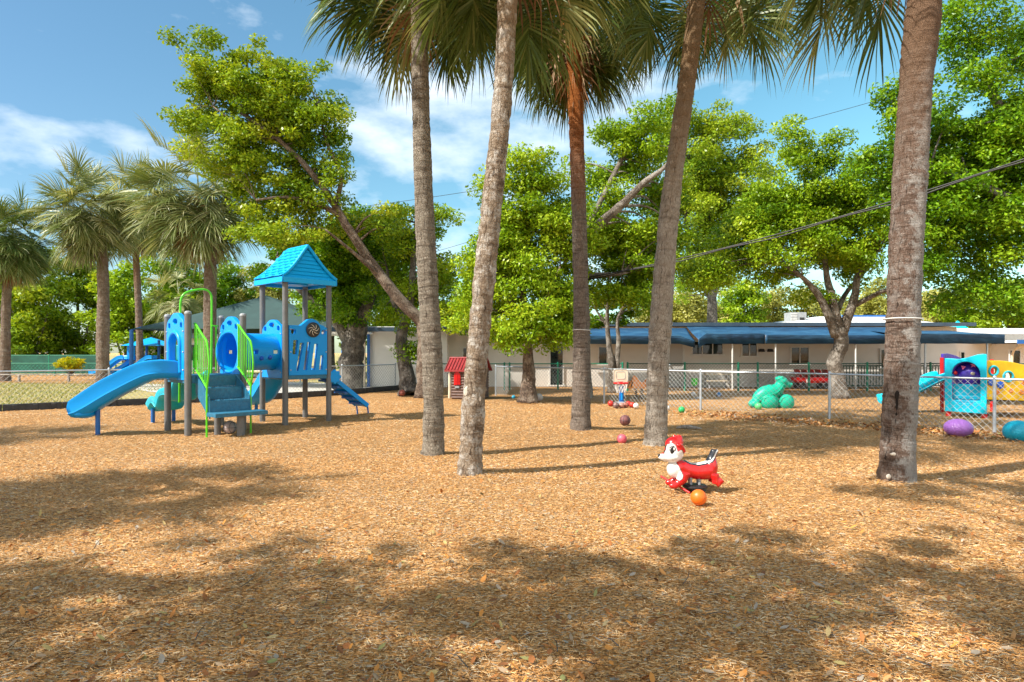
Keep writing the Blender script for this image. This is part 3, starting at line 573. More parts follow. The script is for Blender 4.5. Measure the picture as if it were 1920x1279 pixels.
tree('slender_tree', 'slender pale twin stemmed tree growing behind the toy basketball hoop', b0,
     [([b0] + TP((1147, 680, 25), (1141, 640, 25), (1138, 590, 25), (1142, 540, 25)), .17, .05), ([(b0[0] + .2, b0[1], 0)] + TP((1157, 680, 25), (1160, 640, 25), (1158, 600, 25), (1172, 570, 25)), .15, .04), (TP((1138, 610, 25), (1120, 585, 25), (1108, 560, 25)), .06, .02)],
     [Bl(1150, 560, d, 45, 25, fill=.6), Bl(1118, 595, d, 30, 22, fill=.4), Bl(1190, 590, d, 40, 22, fill=.5), Bl(1225, 570, d, 35, 25, fill=.5)],
     M['leafB'], M['oakp'], ls=.14, dens=.8, cr=(.25, .5))
d = 34; b0 = (10.5, 34, 0)
tree('rear_oak', 'big rounded oak rising behind the awning building, crown right of the fourth palm', b0,
     [([b0] + TP((1335, 600, 34), (1335, 480, 34), (1330, 350, 34)), .4, .1), (TP((1335, 560, 34), (1380, 440, 34), (1390, 330, 34)), .2, .05), (TP((1335, 560, 34), (1290, 470, 34), (1290, 300, 34)), .2, .05)],
     [Bl(1310, 235, d, 60, 38), Bl(1375, 265, d, 48, 42), Bl(1300, 330, d, 60, 55, 2.5), Bl(1380, 345, d, 55, 55, 2.5), Bl(1325, 420, d, 60, 50, 2.5), Bl(1275, 480, d, 30, 50), Bl(1400, 430, d, 50, 50), Bl(1350, 495, d, 70, 35), Bl(1340, 380, d + 1, 90, 90, 2.5), Bl(1260, 400, d, 40, 60), Bl(1300, 540, d, 60, 25, fill=.8)],
     M['leafA'], M['oak'], ls=.19, dens=.8, cr=(.5, 1.0), per=330)
d = 22.6; b0 = G(1573, 746)
tree('spreading_oak', 'spreading oak with pale twisted trunk beside the red wagon, between the last two palms', b0,
     [([b0] + TP((1570, 715, 22.4), (1566, 680, 22.4), (1577, 645, 22.4), (1572, 615, 22.4)), .28, .22), (TP((1568, 630, 22.4), (1540, 565, 22.2), (1510, 525, 22), (1475, 500, 21.8)), .18, .04), (TP((1572, 618, 22.4), (1560, 560, 22.4), (1548, 500, 22.5), (1540, 400, 22.6)), .2, .05), (TP((1578, 625, 22.4), (1602, 560, 22.3), (1612, 510, 22.3), (1650, 465, 22.3)), .2, .05), (TP((1604, 572, 22.4), (1650, 548, 22), (1695, 535, 21.6)), .1, .05), (TP((1566, 590, 22.4), (1590, 545, 22.8), (1640, 490, 23)), .12, .04)],
     [Bl(1480, 270, d, 38, 35), Bl(1535, 280, d, 38, 38), Bl(1585, 330, d, 55, 55), Bl(1480, 345, d, 58, 52), Bl(1430, 400, d, 55, 50), Bl(1540, 400, d, 75, 55, 1.8), Bl(1630, 385, d, 55, 75), Bl(1400, 465, d, 60, 40), Bl(1480, 475, d, 75, 38), Bl(1570, 470, d, 65, 35), Bl(1345, 500, d, 55, 30, fill=.8), Bl(1455, 525, d, 55, 16, fill=.5), Bl(1640, 475, d, 45, 45), Bl(1320, 528, d, 40, 18, fill=.5), Bl(1490, 420, d + .8, 70, 60), Bl(1590, 420, d + .8, 60, 60), Bl(1420, 440, d + .5, 60, 45), Bl(1600, 500, d, 50, 30, fill=.7), Bl(1530, 560, d, 35, 18, fill=.3)],
     M['leafC'], M['oakp'], ls=.135, dens=1.1)
d = 18.5; b0 = (16.6, 18.0, 0)
tree('towering_oak', 'towering oak at the right edge, its crown hanging over the yellow panel', b0,
     [([b0, (16.4, 18, 3.0), (15.8, 18.2, 5.0), (14.6, 18.3, 7.4), (13.6, 18.4, 9.4)], .45, .1), ([(16.2, 18, 4.2), (14.6, 18, 5.6), (12.6, 18.2, 6.6), (11.2, 18.4, 7.0)], .2, .05), ([(15.8, 18.2, 5), (17, 19, 8), (17, 19, 11)], .2, .06)],
     [Bl(1668, 185, d, 32, 22, fill=.8), Bl(1660, 300, d, 40, 55), Bl(1780, 240, d, 62, 55), Bl(1865, 200, d, 60, 50), Bl(1925, 120, d, 50, 55), Bl(1795, 60, d, 32, 50), Bl(1840, 10, d, 50, 30, fill=.6), Bl(1850, 300, d, 85, 70, 1.8), Bl(1765, 370, d, 60, 75), Bl(1870, 430, d, 85, 80, 1.8), Bl(1780, 480, d, 65, 50), Bl(1880, 530, d, 60, 40), Bl(1715, 450, d, 35, 60), Bl(1960, 300, d, 70, 150, 2), Bl(1905, 590, d, 40, 25, fill=.3), Bl(1820, 400, d + 1, 90, 90), Bl(1750, 300, d + 1, 60, 70), Bl(1900, 330, d + 1, 70, 90), Bl(1820, 560, d, 60, 30, fill=.5), Bl(1730, 520, d, 40, 30, fill=.6), Bl(1990, 60, d, 60, 100), Bl(1860, 60, d, 50, 40, fill=.8), Bl(1810, 130, d, 45, 55), Bl(1880, 260, d, 70, 70), Bl(1690, 240, d, 45, 50), Bl(1700, 360, d, 45, 70)],
     M['leafB'], M['oak'], ls=.135, dens=1.05, tint=.08)
# trees behind the camera and above the frame: they throw the dappled shade on the near mulch
def shade_oak(label, base, blobs, fill, seed=0):
    return tree('shade_oak', label, base, [([base, (base[0] + .2, base[1], 3), (blobs[0][0], blobs[0][1], blobs[0][2] - .3)], .35, .1)], [b + (fill,) for b in blobs], M['leafA'], M['oak'], ls=.13, dens=.8, cr=(.16, .38), twigs=.8, per=110)
shade_oak('oak standing behind the camera whose crown shades the near mulch', (-9.5, -3.5, 0), [(-11.5, .1, 8.2, 3.0, 1.7, .8), (-7.6, .6, 8.2, 2.8, 1.7, .8), (-4.6, .7, 8.3, 2.2, 1.8, .8), (-8, -1.3, 8.0, 4.5, 1.2, .8), (-9.5, .5, 8.6, 3.0, 1.5, .5), (-5.5, .3, 8.6, 3.0, 1.5, .5)], .88)
shade_oak('second oak behind the camera, its crown reaching over the right foreground', (-1.5, -4.5, 0), [(-1.9, .6, 8.2, 2.2, 1.9, .8), (.6, 1.0, 8.2, 1.8, 2.2, .8), (-.3, 3.6, 8.3, 1.3, 1.1, .7), (2.4, 2.6, 8.4, 1.4, 1.6, .7), (-1.6, 4.0, 8.4, 1.6, 1.0, .6), (-3.6, 7.6, 9.0, 1.5, 1.0, .6), (-1.0, 9.6, 9.4, 1.6, .8, .6), (-1, -1, 8.3, 3, 1.3, .7), (-.6, .8, 8.7, 2.4, 1.7, .5)], .88)

# far trees
def far(px, py_top_, d, wpx, label, mat, name='background_tree', fill=1.0, bark='oak', low=640, cr=(.7, 1.4), ls=.34, group=None, dens=.5, per=260):
    py_top = py_top_ - 22; s = d / F; x = (px - 960) * s; zt = EYE + (HZ - py_top) * s; r = wpx * s / 2; zl = EYE + (HZ - low) * s
    blobs = []; h = zt - zl
    for i in range(9):
        a = i * 2.4; t = i / 8; z = zl + h * (.14 + .7 * t); k = math.sin(math.pi * (.25 + .6 * t)); blobs.append((x + math.cos(a) * r * .5 * k, d + math.sin(a) * r * .3, z, r * .68 * k, r * .6, h * .2, fill))
    b = (x, d, 0)
    return tree(name, label, b, [([b, (x + .1, d, zl), (x, d, zt - h * .3)], .035 * h + .1, .05), ([(x, d, zl), (x - r * .5, d, zl + h * .5)], .12, .03), ([(x, d, zl * .9), (x + r * .5, d, zl + h * .6)], .12, .03)], blobs, mat, M[bark], ls=ls, dens=dens, cr=cr, group=group, twigs=.5, per=per)
gl = 'trees beyond the lawn on the left'
for px, pt, dd, w, mt, lab in ((-40, 500, 52, 170, 'leafB', 'dark tree behind the leftmost palm at the left edge'), (60, 495, 50, 150, 'leafA', 'leafy tree between the two leftmost palm trunks'), (145, 480, 54, 150, 'leafA', 'tree behind the green screened fence, left of the second palm'), (235, 500, 50, 130, 'leafC', 'bright tree between the second and third small palms'), (320, 480, 54, 150, 'leafC', 'bright tree right of the third small palm, above the shade canopy corner'), (410, 500, 58, 150, 'leafB', 'tree behind the fourth small palm and the shade canopy'), (500, 515, 60, 140, 'leafD', 'pale yellow green tree above the peak of the shade canopy')):
    far(px, pt, dd, w, lab, M[mt], group=gl, low=690)
far(620, 430, 46, 170, 'yellow green tree seen between the forks of the dark live oak', M['leafC'], low=640)
far(730, 400, 48, 130, 'bright tree behind the small upright oak and white wall', M['leafC'], low=640)
far(830, 540, 60, 80, 'low hazy green tree just right of the first palm trunk', M['leafA'], low=640)
gr = 'pale trees behind the awning building'
for px, pt, dd, w, mt, f, lab in ((885, 555, 60, 90, 'leafD', .5, 'thin pale tree left of the second palm trunk over the roof'), (1290, 560, 58, 110, 'leafD', .6, 'thin pale tree with bare twigs right of the fourth palm'), (1345, 580, 66, 120, 'leafD', .9, 'yellowish tree over the awning valley'), (1395, 545, 60, 85, 'leafC', .9, 'small rich green tree rising above the blue awning'), (1450, 570, 64, 110, 'leafD', .8, 'pale tree left of the rooftop air conditioner'), (1520, 560, 62, 110, 'leafD', .8, 'olive tree behind the rooftop air conditioner'), (1630, 545, 60, 130, 'leafD', .6, 'thin pale tree right of the twisted oak trunk'), (1740, 560, 60, 120, 'leafD', .5, 'sparse pale tree just right of the last palm trunk'), (1810, 560, 56, 110, 'leafC', .7, 'light green tree above the yellow panel'), (1890, 540, 52, 120, 'leafA', .8, 'green tree over the small building at the right edge'), (1240, 585, 60, 90, 'leafD', .6, 'pale tree over the blue awning beside the twin stemmed tree'), (1970, 520, 50, 130, 'leafA', .8, 'tree partly cut by the right edge behind the buildings')):
    far(px, pt, dd, w, lab, M[mt], fill=f, bark='oakp', group=gr, low=640)

# ------------------------------------------------------------------ palms
def frond_geo(V, Fc, Tn, c, az, el, pet, blade, droop, nl, w, tb):
    ca, sa = math.cos(az), math.sin(az); p = Vector(c); di = Vector((ca * math.cos(el), sa * math.cos(el), math.sin(el)))
    pts = [p.copy()]; dd = di.copy()
    for i in range(6):
        dd = (dd + Vector((0, 0, -0.15 * droop))).normalized(); p = p + dd * pet / 6; pts.append(p.copy())
    side = dd.cross(Vector((0, 0, 1))); side = side.normalized() if side.length > .05 else Vector((-sa, ca, 0)); up = side.cross(dd)
    ro = random.uniform(-.75, .75); side, up = side * math.cos(ro) + up * math.sin(ro), up * math.cos(ro) - side * math.sin(ro)
    # petiole as thin ribbon pair
    for i in range(6):
        o = len(V); a, b = pts[i], pts[i + 1]; V += [a - side * .014, a + side * .014, b + side * .010, b - side * .010]; Fc.append((o, o + 1, o + 2, o + 3)); Tn += [tb + .1] * 4
    cost = [p]; cd_ = dd.copy()
    for i in range(5):
        cd_ = (cd_ + Vector((0, 0, -0.22 * droop))).normalized(); cost.append(cost[-1] + cd_ * blade * .45 / 5)
    for k in range(nl):
        t = k / (nl - 1); s = t * 2 - 1; ang = s * 2.5
        ci = (1 - abs(s)) * 4.9; i0 = int(ci); st = cost[i0].lerp(cost[min(i0 + 1, 5)], ci - i0)
        ld = (dd * math.cos(ang * .82) + side * math.sin(ang * .82)).normalized()
        ld = (ld + up * (0.18 - 0.1 * abs(s))).normalized()
        Ln = blade * (0.74 + 0.26 * math.cos(ang * .7)) * random.uniform(.88, 1.08) * .66; q = st.copy(); l = ld.copy(); seg = 4; wd = w
        wv = l.cross(up); wv = wv.normalized() if wv.length > .01 else side
        wv = (wv + up * random.uniform(-.9, .9)).normalized()
        prev = None; tt = min(max(tb + random.gauss(0, .13), 0), 1)
        for j in range(seg + 1):
            u = j / seg; ww = wd * (1 - u ** 1.6) * (.55 + 1.2 * u if u < .4 else 1.03)
            o = len(V)
            V += [q - wv * ww, q + wv * ww]; Tn += [tt + u * .12] * 2
            if prev is not None: Fc.append((prev, prev + 1, o + 1, o))
            prev = o
            l = (l + Vector((0, 0, -(0.03 + 0.85 * u * u) * droop * .8)) + Vector((random.gauss(0, .04), random.gauss(0, .04), 0))).normalized(); q = q + l * Ln / seg
def crown_mesh(name, c, n, els, pet, blade, droop, mat, nl=40, w=.017, tb=.45, seed=1, azr=None, tbv=.12, clear=False, skip=None):
    random.seed(seed); V = []; Fc = []; Tn = []
    for i in range(n):
        t = (i + .5) / n; az = i * 2.39996 + random.uniform(-.3, .3) if azr is None else random.uniform(*azr)
        el = els[0] + (els[1] - els[0]) * t + random.uniform(-.35, .35)
        if clear and el < .35 and math.sin(az) < -.1: az = -az if math.sin(az) > -.75 or i % 2 else az + math.pi
        if skip is not None and abs((az - skip + math.pi) % (2 * math.pi) - math.pi) < 1.35: continue
        frond_geo(V, Fc, Tn, Vector(c) + Vector((random.uniform(-.08, .08), random.uniform(-.08, .08), .25 - .5 * t)), az, el, pet * random.uniform(.8, 1.15), blade * random.uniform(.85, 1.15), droop * random.uniform(.8, 1.25), nl, w, tb + random.gauss(0, tbv))
    me = bpy.data.meshes.new(name); me.from_pydata([tuple(v) for v in V], [], Fc); at = me.attributes.new('tint', 'FLOAT', 'POINT'); at.data.foreach_set('value', np.clip(np.array(Tn, dtype=np.float32), 0, 1)); me.materials.append(mat); return me
def palm(label, pts, ws, bark, crown, n=34, pet=.9, blade=1.0, droop=1.0, nd=14, seed=1, matf='frond', matd='dead', group='tall palms in the mulch', boots=True, rings=1.0, els=(1.25, -.75), ndl=None, name='cabbage_palm', nsec=None, w=.021, clear=False, skip=None):
    """pts world points of the trunk from the ground up; ws radii; crown = crown centre"""
    t = thing(name, label, 'palm tree', pts[0], 0, group)
    rg = np.random.default_rng(seed); sp = spline(pts, 8); L = [0]
    for i in range(len(sp) - 1): L.append(L[-1] + (sp[i + 1] - sp[i]).length)
    tot = L[-1]; m_ = nsec or int(tot / .035); S = np.linspace(0, tot, m_); X = [np.interp(S, L, [p[k] for p in sp]) for k in range(3)]
    rad = np.interp(S / tot, np.linspace(0, 1, len(ws)), ws)
    rad = rad * (1 + .16 * np.exp(-S / .12))
    ph = rg.random(6) * 6.28; low = rg.normal(0, 1, m_ // 8 + 3); lown = np.interp(np.arange(m_) / 8, np.arange(len(low)), low)
    rad = rad * (1 + .024 * lown * rings + .016 * rg.normal(0, 1, m_) * rings)
    nn = 28; nzz = rg.normal(0, 1, (m_, nn)); nzz[1:] = nzz[1:] * .55 + nzz[:-1] * .45
    big = np.array([[math.sin(3 * a + ph[0] + i * .021) * .5 + math.sin(2 * a + ph[1] - i * .013) + .6 * math.sin(5 * a + ph[2] + i * .04) for a in np.arange(nn) * 2 * math.pi / nn] for i in range(m_)])
    def sq(i, a):
        k = int(round(a / (2 * math.pi) * nn)) % nn; return 1 + .034 * nzz[i, k] * rings + .028 * big[i, k]
    mb = MB(); mb.tube([(X[0][i], X[1][i], X[2][i]) for i in range(m_)], list(rad), nn, uv=True, squash=sq)
    tr = mb.build('trunk', M[bark], t, smooth=180)
    put('crown', crown_mesh('crown', crown, n, els, pet, blade, droop, M[matf], seed=seed, w=w, clear=clear, skip=skip), None, t)
    if nd: put('dead_fronds', crown_mesh('dead_fronds', Vector(crown) - Vector((0, 0, .2)), nd, (-.75, -1.35), pet * .6, blade * .95, droop * 1.3, M[matd], nl=20, tb=.5, seed=seed + 50, w=w * 1.1, tbv=.2, clear=clear, skip=skip), None, t)
    if boots:
        random.seed(seed); b = MB(); c = Vector(crown)
        for i in range(26):
            az = i * 2.4; z = -.75 + .9 * i / 26; r0 = ws[-1] * .9; dz = random.uniform(.08, .26); rr = r0 + random.uniform(.08, .34)
            a = c + Vector((math.cos(az) * r0, math.sin(az) * r0, z)); e = c + Vector((math.cos(az) * rr, math.sin(az) * rr, z + dz * random.choice((1, 1, -.4))))
            b.tube([a, (a + e) / 2 + Vector((0, 0, .03)), e], [.045, .035, .012], 6)
        b.build('frond_stubs', M['stub'], t)
    return t, tr
M['stub'] = plain('palm_boot', (0.58, 0.17, 0.03), 0.8, 0.3, 14, 0.5, 60)
def TT(base, pts, d2): return [base] + [P(x, y, d2) for x, y in pts]
b = G(812, 857)
t1, tr1 = palm('grey ringed palm trunk, first of the close pair left of centre', TT(b, [(813, 780), (811, 690), (806, 600), (797, 430), (790, 220), (787, 40), (786, -110)], b[1]), [.165, .152, .15, .145, .135, .13, .125, .12], 'bark1', P(784, -175, b[1]), n=62, pet=1.35, blade=1.25, droop=1.15, nd=3, seed=11, clear=True, els=(1.3, -.6))
b = G(880, 893)
t2, tr2 = palm('peeling brown and white palm trunk leaning right, second of the close pair left of centre', TT(b, [(884, 820), (889, 740), (901, 600), (921, 400), (941, 200), (952, 0), (958, -190)], b[1]), [.155, .145, .14, .135, .128, .125, .13, .13], 'bark2', P(962, -260, b[1]), n=64, pet=1.3, blade=1.3, droop=1.15, nd=3, seed=12, clear=True, rings=1.3, els=(1.3, -.6))
b = G(1089, 812)
t3, tr3 = palm('straight brown palm with orange upper trunk and a white band, third palm from the left', TT(b, [(1090, 740), (1090, 600), (1086, 420), (1080, 220), (1075, 90), (1074, 40)], b[1]), [.20, .175, .155, .142, .14, .15, .16], 'bark3', P(1074, 0, b[1]), n=50, pet=0.95, blade=1.3, droop=1.25, nd=16, seed=13, clear=True, els=(1.1, -1.0))
b = G(1229, 838)
t4, tr4 = palm('pale smooth palm trunk leaning right, behind the red spring rider', TT(b, [(1232, 760), (1237, 640), (1250, 450), (1264, 320), (1290, 140), (1307, 0), (1315, -100)], b[1]), [.18, .17, .175, .165, .145, .145, .14, .14], 'bark4', P(1335, -170, b[1]), n=52, pet=1.5, blade=1.35, droop=1.15, nd=3, seed=14, clear=True, els=(1.2, -.6))
b = G(1681, 906)
t5, tr5 = palm('thick red brown palm trunk with a dark hollow and white band, rightmost palm', TT(b, [(1684, 820), (1690, 700), (1698, 480), (1704, 380), (1718, 160), (1734, 0), (1746, -120), (1750, -220)], b[1]), [.20, .19, .182, .18, .18, .18, .182, .185, .185], 'bark5', P(1715, -350, b[1]), n=44, pet=1.5, blade=1.4, droop=1.15, nd=3, seed=15, clear=True, skip=0.0, els=(1.0, -0.7))
# bands and marks on the trunks
for tt, px, py, d, r in ((t3, 1090, 619, 12.6, .168), (t5, 1693, 598, 7.8, .211)):
    c = P(px, py, d); m = MB(); m.tube([(c[0] + math.cos(a) * r, c[1] + math.sin(a) * r, c[2] + .004 * math.sin(2 * a)) for a in np.linspace(0, 2 * math.pi, 33)[:-1]], .008, 6, closed=True); m.build('white_band', M['white'], tt)
def knot(tt, px, py, d, r, sx, sz, mat='knot', dy=None):
    c = P(px, py, d - r); m = MB(); m.ball((c[0], c[1] + .010, c[2]), (sx, .014, sz), 16, 10); return m.build('knot' if mat == 'knot' else 'hollow', M[mat], tt)
knot(t5, 1681, 852, 7.84, .192, .075, .022); knot(t5, 1667, 894, 7.84, .20, .03, .03); knot(t5, 1683, 742, 7.84, .184, .028, .06, 'hole')
m = MB(); m.tube([P(x, y, 7.676) for x, y in ((1683, 735), (1682, 760), (1680, 790), (1680, 815), (1678, 840))], [.024, .02, .018, .014, .004], 8); m.build('hollow', M['hole'], t5)
knot(t2, 880, 862, 8.24, .125, .075, .05); knot(t2, 878, 735, 8.24, .12, .06, .075); knot(t2, 895, 748, 8.24, .12, .05, .05)
knot(t4, 1232, 812, 10.8, .155, .03, .05)
# smaller palms on the lawn
gp = 'small palms beyond the left fence'
b = G(8, 716); palm('short palm at the left edge of the lawn', TT(b, [(10, 640), (12, 560), (18, 500), (20, 470)], b[1]), [.3, .24, .22, .2, .2], 'barkfar', P(22, 445, b[1]), n=95, pet=1.04, blade=1.88, droop=.95, nd=34, seed=21, matf='frond', group=gp, boots=False, nsec=120, w=.03, els=(1.35, -.9))
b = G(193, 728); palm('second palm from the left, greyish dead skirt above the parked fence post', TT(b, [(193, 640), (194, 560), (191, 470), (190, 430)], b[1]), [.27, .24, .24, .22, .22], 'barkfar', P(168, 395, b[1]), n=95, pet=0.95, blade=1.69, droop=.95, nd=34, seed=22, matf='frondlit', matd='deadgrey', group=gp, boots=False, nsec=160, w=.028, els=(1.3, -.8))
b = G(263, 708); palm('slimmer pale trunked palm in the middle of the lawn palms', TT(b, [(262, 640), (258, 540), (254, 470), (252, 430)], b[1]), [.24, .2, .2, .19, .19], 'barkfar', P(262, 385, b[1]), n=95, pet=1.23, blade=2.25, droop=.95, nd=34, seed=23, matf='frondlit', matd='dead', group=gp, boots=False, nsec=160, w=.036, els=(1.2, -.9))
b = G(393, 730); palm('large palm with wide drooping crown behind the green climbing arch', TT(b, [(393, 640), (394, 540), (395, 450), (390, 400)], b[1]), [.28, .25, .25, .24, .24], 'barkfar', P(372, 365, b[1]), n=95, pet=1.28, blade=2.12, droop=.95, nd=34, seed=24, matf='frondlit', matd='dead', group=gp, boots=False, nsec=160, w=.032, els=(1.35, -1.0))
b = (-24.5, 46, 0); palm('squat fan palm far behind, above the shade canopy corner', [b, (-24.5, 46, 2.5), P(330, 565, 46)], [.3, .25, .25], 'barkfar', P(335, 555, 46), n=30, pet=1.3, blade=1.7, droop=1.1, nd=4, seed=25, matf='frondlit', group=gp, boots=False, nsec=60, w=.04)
# palms outside the frame that throw crown shaped shadows from the left
gs = 'palms outside the frame on the left'
palm('palm just outside the left edge that shades the mulch in front of the slide', [(-10.4, 4.4, 0), (-10.3, 4.4, 3.5), (-10.2, 4.4, 6.6)], [.17, .15, .14], 'bark1', (-10.2, 4.4, 7.0), n=60, pet=1.0, blade=1.35, droop=1.0, nd=8, seed=31, group=gs, nsec=120)
palm('palm farther out on the left beside the fence corner', [(-16.2, 9.2, 0), (-16.2, 9.2, 6.2)], [.17, .15], 'bark3', (-16.1, 9.2, 6.6), n=60, pet=1.0, blade=1.35, droop=1.0, nd=8, seed=32, group=gs, nsec=120)
# shrubs
def shrub(name, label, c, r, h, mat, n=900, ls=.3, pot=None):
    t = thing(name, label, 'shrub', (c[0], c[1], 0)); K = 14; cc = np.array([[c[0] + rng.normal(0, r * .45), c[1] + rng.normal(0, r * .4), h * rng.uniform(.45, .95)] for _ in range(K)])
    put('foliage', leaves_mesh('foliage', cc, np.full(K, r * .45), n // K, ls, mat, upb=.2, wratio=.3), None, t); m = MB()
    for q in cc: m.tube([(c[0], c[1], 0.02), tuple((Vector(q) + Vector(c)) / 2), tuple(q)], [.03, .02, .01], 5)
    m.build('stem', M['oak'], t); return t
c = G(133, 706); shrub('croton_shrub', 'bright yellow croton shrub on the lawn before the green screened fence', c, .85, 1.15, M['leafY'], 900, .30)
c = G(40, 706); shrub('small_shrub', 'small yellow green shrub near the leftmost palm trunk', (c[0] + .3, c[1] - 2, 0), .45, 1.35, M['leafC'], 400, .2)
c = G(628, 731); shrub('garden_shrub', 'light green shrub between the play tower and the dark oak trunk', (c[0], c[1] + 2, 0), .6, 2.2, M['leafC'], 800, .25)
# ------------------------------------------------------------------ fences
def fence(name, label, pts, h, mat_post, mat_rail, mat_wire, cell=.095, post_at=None, r_post=.03, wire_r=.0032, bottom=.03, group=None, end_post=True, top_r=.021, cat='fence', screen=None):
    t = thing(name, label, cat, (pts[0][0], pts[0][1], 0), 0, group); V = [Vector((x, y, 0)) for x, y in pts]
    for i, p in enumerate(V):
        m = MB(); m.tube([(p.x, p.y, -.05), (p.x, p.y, h + .035)], r_post, 12); po = m.build('post', mat_post, t)
        c = MB(); c.rev([(r_post + .004, 0), (r_post + .004, .02), (r_post * .5, .045), (.001, .05)], (p.x, p.y, h + .02), 12); cap = c.mesh('post_cap'); cap.transform(wmat(t).inverted()); o = bpy.data.objects.new('post_cap', cap); COL.objects.link(o); o.parent = po; cap.materials.append(mat_post)
    m = MB()
    for a, b in zip(V[:-1], V[1:]): m.tube([(a.x, a.y, h), (b.x, b.y, h)], top_r, 8)
    m.build('top_rail', mat_rail, t)
    if screen:
        m = MB()
        for a, b in zip(V[:-1], V[1:]):
            c = (a + b) / 2; d = b - a; m.box((c.x, c.y - .03, h / 2), (d.length, .01, h - .06), math.atan2(d.y, d.x))
        m.build('windscreen', screen, t); return t
    VV = []; FF = []; o = 0
    H = h - bottom - .01
    for a, b in zip(V[:-1], V[1:]):
        d = b - a; L = d.length; d = d / L; nrm = Vector((-d.y, d.x, 0)); k = -H
        while k < L:
            for sgn in (1, -1):
                s0, s1 = max(k, 0), min(k + H, L)
                if s1 - s0 < .01: continue
                z0 = bottom + (s0 - k); z1 = bottom + (s1 - k)
                if sgn < 0: z0, z1 = bottom + H - (s0 - k), bottom + H - (s1 - k)
                p = a + d * s0; q = a + d * s1; p.z = z0; q.z = z1; ax = (q - p).normalized(); u = ax.cross(nrm) * wire_r; w = nrm * wire_r + nrm * (.002 * sgn)
                for e in (p, q): VV += [tuple(e + u + nrm * .002 * sgn), tuple(e - u * .5 + w), tuple(e - u * .5 - nrm * wire_r + nrm * .002 * sgn)]
                FF += [(o, o + 1, o + 4, o + 3), (o + 1, o + 2, o + 5, o + 4), (o + 2, o, o + 3, o + 5)]; o += 6
            k += cell
    me = bpy.data.meshes.new('chain_link'); me.from_pydata(VV, [], FF); put('chain_link', me, mat_wire, t)
    return t
fence('chain_link_fence', 'low galvanised chain link fence crossing in front of the green dinosaur climber', [(13.2, 7.0), (11.35, 9.8), (9.5, 12.6), (7.64, 15.4), (5.16, 17.5), (2.88, 20.0), (0.4, 22.4), (-.6, 23.6)], 1.07, M['galv'], M['galv'], M['wire'], cell=.13, wire_r=.004)
fence('chain_link_fence', 'galvanised chain link fence along the lawn behind the blue slide', [(-22.2, 11.0), (-19.9, 12.7), (-17.1, 14.75), (-14.6, 16.75), (-11.9, 18.9), (-9.2, 21.1), (-6.45, 24.3), (-4.9, 26.9)], 1.07, M['galv'], M['galv'], M['wire'], cell=.14, wire_r=.0038, bottom=.12)
fence('green_fence', 'green chain link fence along the wall behind the playhouse', [(-4.4, 27.0), (-2.0, 27.0), (-.32, 27.0), (-.1, 27.0), (1.95, 27.2), (4.7, 27.2)], 1.1, M['greenfence'], M['greenfence'], M['wire'], cell=.13, r_post=.04)
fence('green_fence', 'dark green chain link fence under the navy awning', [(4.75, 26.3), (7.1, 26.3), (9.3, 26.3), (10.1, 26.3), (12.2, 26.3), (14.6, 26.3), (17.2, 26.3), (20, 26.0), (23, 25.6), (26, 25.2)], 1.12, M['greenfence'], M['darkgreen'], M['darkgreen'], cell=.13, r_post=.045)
fence('screened_fence', 'green windscreen fence at the far side of the lawn', [(-62, 47), (-50, 47), (-46, 47), (-42, 47), (-38, 47), (-34, 47), (-30, 47)], 1.35, M['greenfence'], M['greenfence'], None, screen=M['screen'], r_post=.05, top_r=.03)
fence('screened_fence', 'lower green chain fence in front of the far windscreen', [(-60, 42), (-48, 42), (-43.5, 42), (-39, 42), (-34.5, 42), (-30, 42), (-26, 42), (-22, 42)], .85, M['greenfence'], M['greenfence'], M['greenfence'], cell=.25, wire_r=.008, r_post=.04, top_r=.03)
t = thing('low_rail', 'low grey timber rail on short posts on the lawn', 'rail', (-26, 33.5, 0)); m = MB(); m.box((-21.5, 33.5, .42), (14, .1, .06)); m.build('rail', M['deadwood'], t, bevel=.01)
for x in (-28.2, -25.8, -23.2, -20.6, -18, -15.5): m = MB(); m.box((x, 33.5, .2), (.1, .1, .4)); m.build('post', M['deadwood'], t, bevel=.01)

# ------------------------------------------------------------------ buildings
def window(par, x0, x1, z0, z1, y, nmul=1, door=False):
    fw = .05; m = MB(); xc, zc = (x0 + x1) / 2, (z0 + z1) / 2
    m.box((xc, y - .035, z1), (x1 - x0 + .1, .07, fw)); m.box((xc, y - .05, z0 - .012), (x1 - x0 + .16, .11, fw + .02))
    for x in (x0, x1): m.box((x, y - .033, zc), (fw, .066, z1 - z0 - fw))
    for i in range(1, nmul + 1):
        x = x0 + (x1 - x0) * i / (nmul + 1); m.box((x, y - .030, zc), (fw * .9, .06, z1 - z0 - fw))
    f = m.build('door' if door else 'window', M['white'], par)
    g = MB(); g.box((xc, y - .012, zc), (x1 - x0 - .02, .02, z1 - z0 - .02)); me = g.mesh('pane'); me.transform(wmat(par).inverted()); me.materials.append(M['glass']); o = bpy.data.objects.new('pane', me); COL.objects.link(o); o.parent = f
    return f
def px2(px, d): return (px - 960) / F * d
def pz(py, d): return EYE - (py - HZ) / F * d
D = 29.5
bd = thing('school_building', 'long low beige school building under white roof with navy awnings', 'building', (0, D, 0))
m = MB(); m.box((9.2, D + 4, 1.38), (22.6, 8, 2.76)); m.build('wall', M['wall'], bd)
for (a, b_, z0, z1, k) in ((1122, 1138, 650, 683, 0), (1297, 1355, 640, 665, 2), (1390, 1419, 641, 668, 1), (1482, 1516, 651, 682, 1), (1650, 1664, 655, 690, 0)):
    window(bd, px2(a, D), px2(b_, D), pz(z1, D), pz(z0, D), D, k)
window(bd, px2(1031, D), px2(1056, D), .06, 2.0, D, 0, True)
